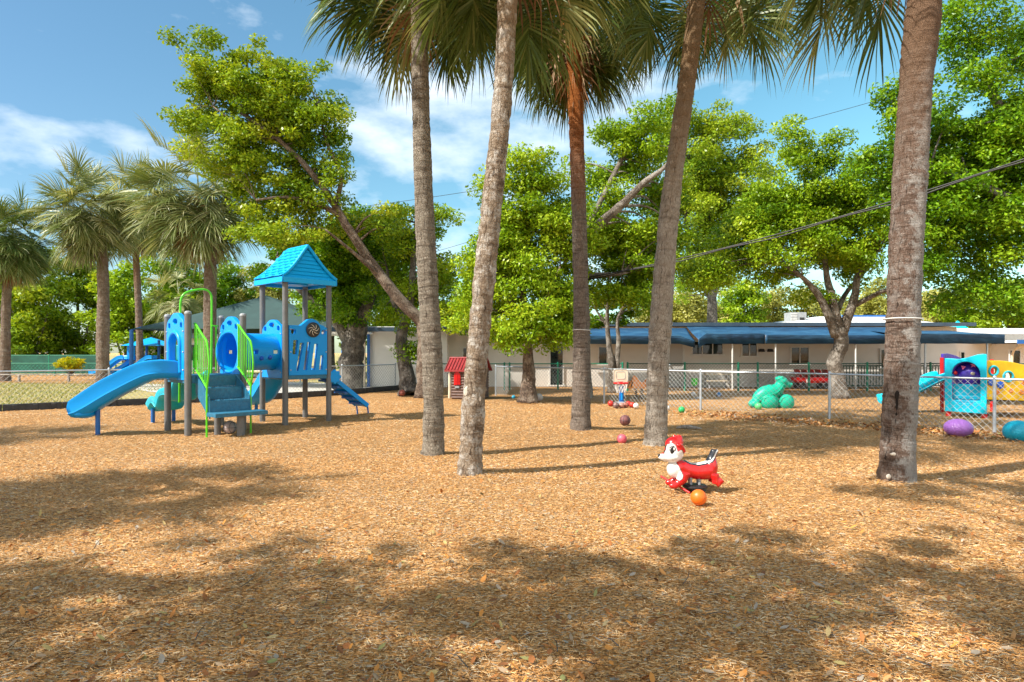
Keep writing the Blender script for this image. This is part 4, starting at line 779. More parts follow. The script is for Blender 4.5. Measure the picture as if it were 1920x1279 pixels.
m = MB(); x0, x1 = px2(1250, D), px2(1279, D); m.box(((x0 + x1) / 2, D - .03, 1.02), (x1 - x0, .06, 2.0)); dr = m.build('door', M['greywall'], bd)
m = MB(); m.box(((x0 + x1) / 2, D - .04, 2.06), (x1 - x0 + .16, .08, .07));
for x in (x0 - .05, x1 + .05): m.box((x, D - .04, 1.02), (.08, .082, 2.0))
m.build('door_frame', M['white'], bd); m = MB(); m.ball((x0 + .12, D - .1, 1.0), .04, 10, 8); me = m.mesh('handle'); me.transform(wmat(bd).inverted()); me.materials.append(M['galv']); o = bpy.data.objects.new('handle', me); COL.objects.link(o); o.parent = dr
for px in (1427, 1443):                       # wall lights
    m = MB(); m.box((px2(px, D), D - .08, pz(657, D)), (.28, .16, .14), None, .7); m.build('wall_lamp', M['black'], bd, bevel=.02)
m = MB(); m.box((px2(1432, D - 1.4) + .1, D + 0, pz(730, D) + .12), (.01, .01, .01)); 
# roof slab
m = MB(); m.box((9.2, D + 3.7, 2.86), (23.2, 8.9, .12)); m.build('roof', M['roofwhite'], bd, bevel=.02)
m = MB(); m.box((9.2, D - .78, 2.84), (23.24, .05, .16)); m.build('fascia', M['fascia'], bd)
m = MB()                                   # raised rear roof
for (xa, xb, yb, za, zb) in ((12.8, 20.6, D + 3.4, 3.0, 3.42),): 
    m.add([(xa, D + 1, 2.95), (xb, D + 1, 2.95), (xb, D + 8, 2.95), (xa, D + 8, 2.95), (xa + 3, D + 3.4, zb), (xb - 1.5, D + 3.4, zb), (xb - 1.5, D + 7, zb), (xa + 3, D + 7, zb)], [(0, 1, 5, 4), (1, 2, 6, 5), (2, 3, 7, 6), (3, 0, 4, 7), (4, 5, 6, 7)])
m.build('upper_roof', M['roofwhite'], bd)
m = MB(); m.box((px2(1645, 32.4), D + 2.9, 3.42), (3.6, .05, .09)); m.box((px2(1490, 32.4), D + 2.5, 3.2), (1.0, .05, .06)); m.build('roof_trim', M['bluepaint'], bd)
ac = thing('air_conditioner', 'grey louvred air conditioning box on the flat roof', 'air conditioner', (px2(1491, 32), 32, 2.93))
m = MB(); m.box((px2(1491, 32), 32, 3.25), (.78, .8, .62)); m.build('casing', M['grey'], ac, bevel=.02); m = MB()
for i in range(7): m.box((px2(1484, 32) - .05, 31.585, 3.03 + i * .075), (.3, .03, .03))
m.build('louvre', M['white'], ac); m = MB(); m.box((px2(1497, 32), 31.59, 3.2), (.22, .02, .2)); m.build('vent', M['black'], ac)
# navy awnings
def awning(label, x0, x1, yb, yf, zt, zf, val, posts, wave=0.0, tl=0.0, tr=0.0, pm='white'):
    t = thing('awning', label, 'awning', ((x0 + x1) / 2, yf, 0), 0, 'navy awnings along the school'); n = 60; V = []; Fc = []
    for i in range(n + 1):
        u = i / n; x = x0 + (x1 - x0) * u; sag = .012 * wave * math.sin(math.pi * u * 2.3 + 1) + .008 * math.sin(u * 17)
        dl = tl * max(0, 1 - u / .12) + tr * max(0, 1 - (1 - u) / .12)
        V += [(x, yb, zt), (x, (yb + yf) / 2, (zt + zf) / 2 - .03 + sag * .4 - dl * .5), (x, yf, zf + sag - dl), (x, yf - .01 + .012 * math.sin(u * 40), zf - val + sag * .7 - dl * .7)]
    for i in range(n):
        for k in range(3): a = i * 4 + k; Fc.append((a, a + 4, a + 5, a + 1))
    m = MB(); m.add(V, Fc); o = m.build('canvas', M['awning'], t, smooth=50); s = o.modifiers.new('Solid', 'SOLIDIFY'); s.thickness = .012
    for x in posts:
        m = MB(); m.tube([(x, yf + .08, 0), (x, yf + .08, zf - .03)], .035, 10); m.build('post', M[pm], t)
    m = MB(); m.tube([(x0 + .02, yf + .05, zf - .04 - tl), (x0 + .12 * (x1 - x0), yf + .05, zf - .04), (x1 - .12 * (x1 - x0), yf + .05, zf - .04), (x1 - .02, yf + .05, zf - .04 - tr)], .02, 8); m.build('frame', M['galv'], t)
awning('left navy awning section behind the third and fourth palms', px2(1060, 27), px2(1302, 27.4), D - .82, 27.3, 2.66, 2.28, .34, [px2(1105, 27.3)], .4, 0, .22)
awning('middle navy awning section peaking over the triple window', px2(1303, 27.4), px2(1432, 27.0), D - .82, 26.9, 2.72, 2.36, .42, [px2(1373, 27)], .8, .25, 0)
awning('long navy awning section with a pale patch over the oak trunk', px2(1433, 26.9), px2(1725, 26.9), D - .82, 26.8, 2.70, 2.30, .36, [px2(1454, 26.9), px2(1604, 26.9)], .2)
awning('navy awning section right of the last palm over the green rail', px2(1712, 24.9), px2(1880, 24.9), D - 1.5, 24.8, 2.52, 2.28, .36, [px2(1734, 24.9), px2(1850, 24.9)], .1, pm='galv')
# left wing with white wall
wg = thing('left_wing', 'white walled building wing with blue posts behind the dark oak', 'building', (-4.5, 29, 0))
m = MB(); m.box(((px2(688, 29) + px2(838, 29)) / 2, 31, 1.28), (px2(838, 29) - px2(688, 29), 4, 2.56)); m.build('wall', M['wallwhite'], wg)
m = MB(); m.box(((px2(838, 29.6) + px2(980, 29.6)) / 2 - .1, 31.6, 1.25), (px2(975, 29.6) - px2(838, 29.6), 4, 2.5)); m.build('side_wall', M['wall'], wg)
m = MB(); m.box((-4.9, 31.1, 2.66), (8.6, 4.6, .16)); m.build('roof', M['roofwhite'], wg, bevel=.02)
m = MB(); m.box((-4.9, 28.77, 2.62), (8.64, .05, .2)); m.build('fascia', M['fascia'], wg)
window(wg, px2(868, 29.6), px2(884, 29.6), pz(690, 29.6), pz(652, 29.6), 29.6, 0)
for px in (691,): m = MB(); m.box((px2(px, 28.85), 28.85, 1.27), (.11, .13, 2.54)); m.build('post', M['bluepaint'], wg)
m = MB(); m.box((px2(640, 29.5), 30, 2.44), (3.2, 4, .08)); m.build('soffit', M['wallwhite'], wg)
m = MB(); m.box((px2(684, 29), 28.9, 1.2), (.1, .1, 2.4)); m.build('corner_post', M['cream'], wg)
# buildings farther right
rb = thing('rear_building', 'pale building with small windows behind the cyan play panel', 'building', (26, 36, 0))
m = MB(); m.box((27, 38, 1.3), (9.5, 4, 2.6)); m.build('wall', M['wall'], rb); m = MB(); m.box((26.5, 38, 2.75), (12, 5.4, .3)); m.build('roof', M['roofwhite'], rb, bevel=.04)
for a, b_ in ((1722, 1728), (1757, 1768), (1800, 1808)): window(rb, px2(a, 36), px2(b_, 36), pz(680, 36), pz(660, 36), 36, 0)
cp = MB(); c = (px2(1778, 38), 37.2, 2.9); cp.add([(c[0] - .42, c[1] - .42, 2.9), (c[0] + .42, c[1] - .42, 2.9), (c[0] + .42, c[1] + .42, 2.9), (c[0] - .42, c[1] + .42, 2.9), (c[0], c[1], 3.42)], [(0, 1, 4), (1, 2, 4), (2, 3, 4), (3, 0, 4)]); cp.build('cupola', M['cyan'], rb)
eb = thing('edge_building', 'small beige building with blue edged roof at the right edge', 'building', (28, 34, 0))
m = MB(); m.box((29.6, 36, 1.02), (5.4, 4, 2.04)); m.build('wall', M['wall'], eb); m = MB(); m.box((29.4, 35.6, 2.14), (7, 5.6, .12)); m.build('roof', M['roofwhite'], eb); m = MB(); m.box((29.4, 32.77, 2.12), (7.04, .06, .2)); m.build('fascia', M['bluepaint'], eb); window(eb, px2(1892, 34), px2(1912, 34), .7, 1.7, 34, 0)
m = MB(); m.tube(spline([(26.9, 33.2, 2.0), (26.5, 33.6, 1.8), (26.5, 33.9, 1.4), (26.5, 33.9, .1)], 5), .06, 8); m.build('downpipe', M['cream'], eb)
# dark railing under the right awning
t = thing('porch_railing', 'dark green porch railing under the awning right of the oak trunk', 'railing', (14.7, 27.6, 0)); m = MB(); m.box((16.4, 27.6, 1.0), (4.4, .06, .05)); m.box((16.4, 27.6, .15), (4.4, .05, .05)); m.build('rail', M['darkgreen'], t); m = MB()
for i in range(34): m.box((14.3 + i * .128, 27.6, .57), (.025, .025, .8))
m.build('baluster', M['darkgreen'], t)
# far left cottages
fb = thing('far_building', 'low white building with grey roof far behind the slide hood', 'building', (-24, 52, 0)); m = MB(); m.box((-25.5, 54, 1.4), (12, 4, 2.8)); m.build('wall', M['wallwhite'], fb); m = MB(); m.add([(-32, 51.5, 2.7), (-19, 51.5, 2.7), (-19, 56.5, 2.7), (-32, 56.5, 2.7), (-31, 54, 3.6), (-20, 54, 3.6)], [(0, 1, 5, 4), (1, 2, 5), (2, 3, 4, 5), (3, 0, 4), (3, 2, 1, 0)]); m.build('roof', M['grey'], fb)
for x in (-29, -26.5, -24, -21.5): window(fb, x, x + 1.1, .9, 2.2, 52, 0)
# shade canopy
t = thing('shade_canopy', 'large grey green fabric shade canopy on blue posts behind the play structure', 'shade canopy', (-16, 42, 0))
A = [(-22, 37), (-9.6, 36.4), (-9.6, 47), (-22, 47)]; ap = Vector((-15.9, 41.5, 5.25)); zc = 2.92; V = []; Fc = []; n = 14
for e in range(4):
    a = Vector((*A[e], zc)); b_ = Vector((*A[(e + 1) % 4], zc)); o = len(V)
    for i in range(n + 1):
        for j in range(n + 1):
            u, v = i / n, j / n; q = a.lerp(b_, u); q = q + (Vector((-15.8, 41.8, zc)) - q) * (.05 * math.sin(math.pi * u)); p = q.lerp(ap, v); p.z -= .06 * math.sin(math.pi * v) * (1 - .25 * math.sin(math.pi * u)); V.append(tuple(p))
    for i in range(n):
        for j in range(n): k_ = o + i * (n + 1) + j; Fc.append((k_, k_ + n + 1, k_ + n + 2, k_ + 1))
m = MB(); m.add(V, Fc); o = m.build('fabric', M['shade'], t, smooth=25); s = o.modifiers.new('Solid', 'SOLIDIFY'); s.thickness = .02
for x, y in A: m = MB(); m.tube([(x, y, 0), (x, y, zc - .05)], .11, 12); m.tube([(x - .1, y, zc - .08), (x + .45, y + .2, zc + .12)], .04, 8); m.build('post', M['bluepaint'], t)
# power lines
def cable(name, label, a, b_, sag, r, dbl=False):
    a, b_ = Vector(a), Vector(b_); m = MB()
    for k in ((0, .05) if dbl else (0,)):
        m.tube([a.lerp(b_, i / 30) + Vector((0, 0, -sag * 4 * (i / 30) * (1 - i / 30) - k * (1 + .6 * math.sin(i * .9)))) for i in range(31)], r, 6)
    tag(m.build(name, M['cable'], None), label, 'cable')
cable('power_cable', 'thick black double cable sagging from the oak to the upper right', P(1080, 524, 21.5), P(2010, 268, 13.5), .28, .018, True)
cable('overhead_wire', 'thin overhead wire crossing the sky behind the palms', P(640, 392, 60), P(1700, 172, 60), 1.2, .022)
cable('overhead_wire', 'second lower thin wire in the sky gap between the first two palms', P(690, 500, 62), P(1010, 405, 62), .5, .02)
# ------------------------------------------------------------------ play structure
def sweep(mb, path, prof, up=Vector((0, 0, 1)), scale=None, caps=True):
    path = [Vector(p) for p in path]; n = len(prof); V = []; Fc = []
    for i, p in enumerate(path):
        t = (path[min(i + 1, len(path) - 1)] - path[max(i - 1, 0)]).normalized(); s = t.cross(up).normalized(); u = s.cross(t); k = scale[i] if scale else 1
        for (a, b) in prof: V.append(p + s * a * (k[0] if isinstance(k, tuple) else k) + u * b * (k[1] if isinstance(k, tuple) else k))
    for i in range(len(path) - 1):
        for j in range(n): Fc.append((i * n + j, i * n + (j + 1) % n, (i + 1) * n + (j + 1) % n, (i + 1) * n + j))
    if caps: Fc.append(tuple(reversed(range(n)))); Fc.append(tuple((len(path) - 1) * n + j for j in range(n)))
    mb.add(V, Fc); return mb
def sub(mb, name, mat, par_obj, smooth=40):          # sub-part under a part
    me = mb.mesh(name, smooth); me.transform(wmat(par_obj).inverted()); me.materials.append(mat); o = bpy.data.objects.new(name, me); COL.objects.link(o); o.parent = par_obj; return o
s_ = 1.07; uh = Vector((math.cos(R(-43)), math.sin(R(-43)), 0)); vh = Vector((math.cos(R(47)), math.sin(R(47)), 0))
pa = Vector((-7.02, 13.05, 0)); pb = pa + uh * s_; pc = pa + vh * s_; pd = pb + vh * s_
pe = Vector((-5.75, 14.75, 0)); pf = pe + uh * s_; pg = pe + vh * s_; ph_ = pf + vh * s_
ps = thing('play_structure', 'large blue plastic play structure with lime rails, tunnel, slides and a roofed tower', 'playground', (-6, 13.6, 0))
def post(p, h, r=.064):
    m = MB(); m.tube([(p.x, p.y, -.05), (p.x, p.y, h)], r, 18); o = m.build('post', M['post'], ps); c = MB(); c.rev([(r + .003, -.03), (r + .003, 0), (r * .8, .022), (r * .4, .032), (.001, .035)], (p.x, p.y, h), 18); sub(c, 'post_cap', M['grey'], o)
for p, h in ((pa, 2.34), (pb, 2.36), (pc, 2.36), (pd, 2.36)): post(p, h)
for p in (pe, pf, pg, ph_): post(p, 3.16, .062)
DK = 1.15
for q in ((pa, pb, pd, pc), (pe, pf, ph_, pg)):
    c = sum(q, Vector()) / 4; m = MB(); m.box((c.x, c.y, DK - .03), (s_ - .02, s_ - .02, .05), R(-43)); 
    for k in range(4):
        a, b_ = q[k], q[(k + 1) % 4]; d_ = (b_ - a).normalized(); mid = (a + b_) / 2; m.box((mid.x, mid.y, DK - .09), (s_ - .13, .05, .14), math.atan2(d_.y, d_.x))
    m.build('deck', M['step'], ps, bevel=.008)
def pm(p, q, off=0.0, z=0.0):
    u = (q - p).normalized(); w = u.cross(Vector((0, 0, 1))); o = p + w * off
    return Matrix(((u.x, 0, w.x, o.x), (u.y, 0, w.y, o.y), (0, 1, 0, z), (0, 0, 0, 1)))
def hood_outline(W_, zb, zt, wide=False):
    L = .07; Rr = W_ - .07; c = W_ / 2
    return [(L, zb), (Rr, zb), (Rr, zt - .30), (Rr - .03, zt - .2), (Rr - .10, zt - .13), (c + .26, zt - .09), (c + .17, zt - .03), (c + .08, zt), (c - .08, zt), (c - .17, zt - .03), (c - .26, zt - .09), (L + .10, zt - .13), (L + .03, zt - .2), (L, zt - .30)]
c_ = s_ / 2; eyes = [circ(c_, 2.20, .12, .055, 16), rrect(c_ - .31, 2.12, .11, .10, .03), rrect(c_ + .31, 2.12, .11, .10, .03)]
door = [(c_ - .24, 1.17), (c_ + .24, 1.17)] + circ(c_, 1.70, .24, .24, 12, 0, 180)
h1 = panel('slide_hood', hood_outline(s_, 1.05, 2.37), [[(x, z) for x, z in door]] + eyes, .10, M['blue'], ps, pm(pa, pb))
m = MB(); m.tube([Vector(pa) + uh * u + Vector((0, 0, z)) - vh * .05 for u, z in ([(c_ - .30, 1.2)] + [(c_ - .28, 1.65)] + [(x, z) for x, z in circ(c_, 1.72, .29, .27, 10, 180, 0)] + [(c_ + .28, 1.65), (c_ + .30, 1.2)])], .045, 10); m.build('hood_rim', M['blue'], ps)
tun = [circ(c_, 1.60, .37, .40, 30)]
panel('tunnel_panel', hood_outline(s_, 1.12, 2.34), tun + eyes, .10, M['blue'], ps, pm(pc, pd))
panel('tunnel_panel', hood_outline(s_, 1.02, 2.32), tun + eyes, .10, M['blue'], ps, pm(pe, pf))
A0 = (pc + pd) / 2 + Vector((0, 0, 1.60)); B0 = (pe + pf) / 2 + Vector((0, 0, 1.60)); ax = (B0 - A0)
# tunnel tube with round peepholes
axn = ax.normalized(); sdv = axn.cross(Vector((0, 0, 1))).normalized(); upv = Vector((0, 0, 1))
def cyl_shell(p, q, r, th, mat, name, par, nseg=40, rings=20, holes=()):
    V = []; Fc = []; L = (q - p).length
    for i in range(rings + 1):
        t = i / rings; rr = r * (1 + .06 * max(0, 1 - min(t, 1 - t) / .1))
        for k in range(nseg): a = 2 * math.pi * k / nseg; V.append(p.lerp(q, t) + (sdv * math.cos(a) + upv * math.sin(a)) * rr)
    for i in range(rings):
        for k in range(nseg):
            a = 2 * math.pi * (k + .5) / nseg; t = (i + .5) / rings
            if any((abs((t - ht) * L) ** 2 + (r * ((a - ha + math.pi) % (2 * math.pi) - math.pi)) ** 2) < hr * hr for ht, ha, hr in holes): continue
            Fc.append((i * nseg + k, i * nseg + (k + 1) % nseg, (i + 1) * nseg + (k + 1) % nseg, (i + 1) * nseg + k))
    m = MB(); m.add(V, Fc); o = m.build(name, mat, par); so = o.modifiers.new('Solid', 'SOLIDIFY'); so.thickness = th; return o
cyl_shell(A0 - axn * .06, B0 + axn * .06, .40, .02, M['blue'], 'tunnel', ps, holes=((.26, math.pi, .055), (.72, 0.0, .055), (.72, math.pi, .055), (.30, .0, .055)), nseg=64, rings=40)
for t_, a_ in ((.42, -.35), (.62, -.30)):
    c = A0.lerp(B0, t_) + (sdv * math.cos(a_) + upv * math.sin(a_)) * .40; m = MB(); m.ball(c, .05, 14, 8); m.build('tunnel_plug', M['deepblue'], ps)
m = MB(); m.tube([A0 - axn * .05 + (sdv * math.cos(a)) * .40 + upv * math.sin(a) * .42 for a in np.linspace(0, 2 * math.pi, 33)[:-1]], .035, 8, closed=True); m.build('tunnel_rim', M['blue'], ps)
m = MB(); m.tube([B0 + axn * .05 + (sdv * math.cos(a)) * .40 + upv * math.sin(a) * .42 for a in np.linspace(0, 2 * math.pi, 33)[:-1]], .035, 8, closed=True); m.build('tunnel_rim', M['blue'], ps)
# activity panel on the tower, facing right
Wp = s_; out = [(.07, 1.08), (Wp - .07, 1.08), (Wp - .07, 2.14), (Wp - .16, 2.2), (c_ + .30, 2.22), (c_ + .22, 2.30), (c_ + .1, 2.35), (c_ - .02, 2.33), (c_ - .12, 2.25), (c_ - .2, 2.19), (.07, 2.19)]
def slot(x0, x1, z0, z1, w0, w1): return [(x0, z0), (x0 + w0, z0), (x1 + w1, z1), (x1, z1)]
slots = [slot(.24, .33, 1.18, 1.80, .05, .09), slot(.41, .50, 1.20, 1.82, .09, .08), slot(.60, .68, 1.20, 1.78, .10, .09), slot(.80, .84, 1.20, 1.52, .08, .07), rrect(.17, 2.05, .11, .10, .03), rrect(.91, 2.05, .10, .09, .03), slot(.15, .17, 1.55, 1.86, .10, .11)]
panel('play_panel', out, slots, .10, M['blue'], ps, pm(pf, ph_))
w_ = vh.cross(Vector((0, 0, 1))); dc = pf + vh * (c_ + .10) + Vector((0, 0, 2.10)) + w_ * .06
MW = Matrix((vh, Vector((0, 0, 1)), w_)).transposed()
m = MB(); m.rev([(.0012, 0), (.17, 0), (.17, .02), (.15, .03), (.001, .03)], dc, 32, MW); o = m.build('spinner_disc', M['black'], ps)
m = MB()
for k in range(7):
    m.tube([dc + MW @ Vector((rr * math.cos(k * .898 + rr * 9), rr * math.sin(k * .898 + rr * 9), .032)) for rr in np.linspace(.03, .135, 8)], [.003, .006, .008, .008, .007, .006, .004, .002], 6)
m.ball(dc + w_ * .035, .016, 10, 6); sub(m, 'spiral', M['cream'], o)
for (p_, q_, zl) in ((pa, pb, (1.25, 1.6, 2.0)), (pc, pd, (1.25, 2.0)), (pe, pf, (1.15, 2.0)), (pf, ph_, (1.2, 1.6, 2.1))):   # clamps that hold the panels to the posts
    u_ = (q_ - p_).normalized(); w2 = u_.cross(Vector((0, 0, 1)))
    for z in zl:
        for a_ in (.10, s_ - .10): m = MB(); m.ball(p_ + u_ * a_ + w2 * .055 + Vector((0, 0, z)), .017, 10, 6); m.build('bolt', M['galv'], ps)
# roof with curved shingled slopes
Tc = (pe + pf + pg + ph_) / 4; z0 = 3.14; zr = 3.97
def rp(u, v, z): return Tc + uh * u + vh * v + Vector((0, 0, z))
def slope(sgn, m):
    rows = 9; cols = 12; V = []; Fc = []
    prof = []
    for r in range(rows + 1):
        t = r / rows; v = .66 * (1 - t) ** 1.0 * (1 - .10 * math.sin(math.pi * t)) ; z = z0 + .10 + (zr - z0 - .10) * (t ** 1.08)
        hw = .66 - .22 * t
        off0 = .30 * t * .0
        prof.append((hw, v, z))
    for r in range(rows):
        for q in range(2):
            hw, v, z = prof[r + q]; lift = .022 if q == 0 else 0
            for c in range(cols + 1):
                jit = .006 * math.sin(c * 7.3 + r * 3.1) if q == 0 else 0
                V.append(rp(-hw + 2 * hw * c / cols + .10 * (r + q) / rows, sgn * (v + lift * .7), z + lift + jit))
    for r in range(rows):
        for c in range(cols):
            a = (r * 2) * (cols + 1) + c; b_ = a + cols + 1; Fc.append((a, a + 1, b_ + 1, b_))
            if r < rows - 1: n_ = b_ + cols + 1; Fc.append((b_, b_ + 1, n_ + 1, n_))
    m.add(V, Fc)
    for r in range(rows):                  # shingle joints as little raised tabs
        hw, v, z = prof[r]; hw2, v2, z2 = prof[r + 1]
        for c in range(4):
            u = -hw + 2 * hw * (c + (.5 if r % 2 else .05) + .1) / 4.2; m.box(rp(u, sgn * ((v + v2) / 2 + .02), (z + z2) / 2 + .016), (.10 if r % 3 else .16, .012, .075), Matrix((uh, vh, Vector((0, 0, 1)))).transposed() @ Matrix.Rotation(sgn * .62, 3, 'X'))
m = MB(); slope(-1, m); slope(1, m); rf = m.build('roof', M['blue2'], ps, smooth=20); so = rf.modifiers.new('Solid', 'SOLIDIFY'); so.thickness = .02; so.offset = -1
m = MB()
for sg in (-1, 1):                         # gables, clad in lapped boards
    n = 8
    for i in range(n):
        t0, t1 = i / n, (i + 1) / n; f = lambda t: (.66 * (1 - t) * (1 - .10 * math.sin(math.pi * t)) - .03, z0 + .1 + (zr - z0 - .13) * t ** 1.08, .63 - .22 * t)
        w0, za, ua = f(t0); w1, zb, ub = f(t1); o1 = (ua + .0 + .10 * t0 * sg) * 1.0; o2 = (ub + .10 * t1 * sg)
        for (s0) in (1,):
            m.add([rp(sg * (o1 + .02), -w0, za), rp(sg * (o1 + .02), w0, za), rp(sg * o2, w1, zb), rp(sg * o2, -w1, zb), rp(sg * (o1 - .02), -w0, za), rp(sg * (o1 - .02), w0, za), rp(sg * (o2 - .03), w1, zb), rp(sg * (o2 - .03), -w1, zb)], [(0, 1, 2, 3), (7, 6, 5, 4), (0, 4, 5, 1), (3, 2, 6, 7)])
m.build('gable', M['blue2'], ps, smooth=20)
m = MB()
for a, b_ in (((-.66, -.66), (.66, -.66)), ((.66, -.66), (.66, .66)), ((.66, .66), (-.66, .66)), ((-.66, .66), (-.66, -.66))):
    A1, B1 = rp(*a, z0 + .04), rp(*b_, z0 + .04); m.box((A1 + B1) / 2, ((B1 - A1).length + .03, .03, .12), math.atan2((B1 - A1).y, (B1 - A1).x))
m.build('roof_rim', M['blue2'], ps, bevel=.008)
m = MB()
for sg in (-1, 1):
    for sv in (-1, 1):
        m.tube([rp(sg * ((.66 - .22 * t) + .10 * t * sg), sv * .66 * (1 - t) * (1 - .10 * math.sin(math.pi * t)), z0 + .12 + (zr - z0 - .10) * t ** 1.08) for t in np.linspace(0, 1, 8)], .035, 8)
m.tube([rp(-.34, 0, zr + .02), rp(.54, 0, zr + .02)], .035, 8); m.build('roof_ridge', M['blue2'], ps)
m = MB(); m.box(rp(0, 0, z0 + .06), (1.26, 1.26, .02), R(-43)); m.rev([(.28, z0 - .01), (.28, z0 + .04), (.2, z0 + .05)], (Tc.x, Tc.y, 0), 20); m.build('roof_underside', M['blue2'], ps)
# stairs
mid = (pb + pd) / 2; SW = .36
def st(u, v, z): return mid + uh * u + vh * v + Vector((0, 0, z))
for k, (zt_, w2) in enumerate(((.92, SW), (.69, SW + .02), (.46, .50))):
    u0 = .04 + .30 * k; dep = .30 if k < 2 else .40
    m = MB(); m.box(st(u0 + dep / 2, 0 if k < 2 else .06, zt_ - .03), (dep, 2 * w2, .045 if k < 2 else .075), R(-43)); 
    if k < 2: m.box(st(u0 + dep + .0, 0, zt_ - .13), (.012, 2 * w2, .20), R(-43))
    for i in range(9):
        for j in range(3): m.box(st(u0 + .05 + j * (dep - .1) / 2, -w2 + .06 + i * (2 * w2 - .12) / 8 + (0 if k < 2 else .06), zt_ - .002), (.035, .02, .014), R(-43))
    m.build('stair_tread', M['step'], ps, bevel=.006)
m = MB(); m.box(st(.03, 0, 1.02), (.012, 2 * SW, .2), R(-43)); m.build('riser', M['step'], ps)
for sg in (-1, 1):
    m = MB(); V = []
    for (u, z) in ((.0, 1.15), (.0, .80), (.66, .34), (.66, .52), (.64, .74), (.34, .97)): V.append((u, z))
    n = len(V); vv = [st(u, sg * (SW + .015), z) for u, z in V] + [st(u, sg * (SW + .035), z) for u, z in V]
    m.add(vv, [tuple(range(n)), tuple(range(2 * n - 1, n - 1, -1))] + [(i, (i + 1) % n, n + (i + 1) % n, n + i) for i in range(n)]); m.build('stair_stringer', M['step'], ps)
m = MB(); m.tube([st(.84, .12, -.05), st(.84, .12, .40)], .075, 16); m.build('stair_leg', M['post'], ps)
m = MB(); m.tube([st(.30, -.1, -.05), st(.30, -.1, .62)], .06, 16); m.build('stair_leg', M['post'], ps)
for sg in (-1, 1):
    vv = sg * (SW + .06); r = .019; T0, T1, B1, B0_ = (.05, 2.15), (.60, 1.80), (.62, .98), (.05, 1.28)
    ub = [(.60, 1.80), (.655, 1.66), (.70, 1.4), (.68, 1.18), (.62, .98), (.60, .8)]
    m = MB(); m.tube(spline([st(u, vv, z) for u, z in [(.0, 2.15), T0, (.09, 2.13), (.35, 1.955), (.56, 1.83)] + ub], 4), r, 8); m.tube([st(.60, vv, .85), st(.60, vv, -.05)], r, 8)
    m.tube(spline([st(u, vv, z) for u, z in [(.0, 1.30), B0_, (.10, 1.25), (.35, 1.10), (.61, .92)]], 4), r, 8); m.tube([st(.05, vv, 2.15), st(.05, vv, 1.28)], r, 8)
    m.build('handrail', M['lime'], ps)
    for i in range(7):
        u = .12 + i * .073; zt_ = 2.11 - (u - .09) * .62; zb = 1.24 - (u - .1) * .60; m = MB()
        m.tube([st(u, vv, zb), st(u + .02 * (i > 4), vv - sg * .0, (zt_ + zb) / 2), st(u, vv, zt_)], .009, 6); m.build('baluster', M['lime'], ps)
# climbing arch and small rail on the rear left edge
def ac_(u, v, z): return pa + vh * u - uh * v + Vector((0, 0, z))
m = MB(); m.tube(spline([ac_(.26, .10, .55), ac_(.26, .08, 1.2), ac_(.26, .04, 2.3), ac_(.26, .04, 2.62), ac_(.31, .04, 2.78), ac_(.42, .04, 2.86), ac_(.62, .04, 2.92), ac_(.78, .04, 2.92), ac_(.87, .04, 2.84), ac_(.89, .04, 2.70), ac_(.89, .04, 2.3), ac_(.89, .06, 1.2), ac_(.89, .10, .8)], 6), .022, 10); m.build('climbing_arch', M['lime'], ps)
m = MB(); m.tube([ac_(.88, .02, 2.16), ac_(1.05, .0, 2.16)], .018, 8); m.tube([ac_(.97, .01, 2.16), ac_(.97, .01, 1.2)], .018, 8); m.build('side_rail', M['lime'], ps); m = MB(); m.tube([ac_(.03, 0, 2.16), ac_(.26, .02, 2.16)], .018, 8); m.tube([ac_(.15, .01, 2.16), ac_(.15, .01, 1.2)], .018, 8); m.build('side_rail', M['lime'], ps)
# slides
def slide(path, mat, w=.30, hgt=.20, legs=(), scale=None, name='slide', rib=True):
    prof = [(-w - .05, hgt - .02), (-w - .045, hgt + .02), (-w - .01, hgt + .03), (-w + .03, hgt), (-w + .045, hgt * .3), (-w + .09, .04), (-w * .4, 0), (w * .4, 0), (w - .09, .04), (w - .045, hgt * .3), (w - .03, hgt), (w + .01, hgt + .03), (w + .045, hgt + .02), (w + .05, hgt - .02), (w + .02, hgt * .25), (w + .035, .02), (w - .02, -.05), (w * .5, -.075), (-w * .5, -.075), (-w + .02, -.05), (-w - .035, .02), (-w - .02, hgt * .25)]
    sp = spline(path, 6); m = MB(); sweep(m, sp, prof, scale=[scale(i / (len(sp) - 1)) for i in range(len(sp))] if scale else None); o = m.build(name, M[mat], ps, smooth=50)
    for (a, b_) in legs: m = MB(); m.tube([a, b_], .042, 12); sub(m, 'support_leg', M['bluepaint'], o)
    return o
st0 = (pa + pb) / 2
lg = Vector((-8.02, 12.33, 0))
slide([st0 + Vector((.02, .02, 1.16)), st0 + Vector((-.28, -.16, 1.17)), (-7.18, 12.45, 1.08), (-7.56, 12.36, .86), (-7.84, 12.31, .68), (-8.06, 12.28, .53), (-8.22, 12.27, .44), (-8.32, 12.27, .42)], 'blue', .25, .19, [((-7.96, 12.30, -.05), (-7.96, 12.30, .56))], scale=lambda t: (1, 1.15 + .25 * math.sin(math.pi * min(t * 1.1, 1)) - (.6 * max(0, (t - .9) / .1) ** 2)))
m = MB(); m.ball((-8.18, 12.27, .43), (.18, .27, .10), 20, 12); m.build('slide_lip', M['blue'], ps)
s2 = (pe + pg) / 2
slide([s2 + Vector((0, 0, 1.14)), s2 - uh * .25 + Vector((0, 0, 1.10)), s2 - uh * .65 + Vector((0, 0, .78)), s2 - uh * 1.0 + Vector((0, 0, .50)), s2 - uh * 1.35 + Vector((0, 0, .36)), s2 - uh * 1.6 + Vector((0, 0, .34))], 'blue', .27, .20, [(s2 - uh * 1.45 + Vector((0, 0, -.05)), s2 - uh * 1.45 + Vector((0, 0, .32)))])
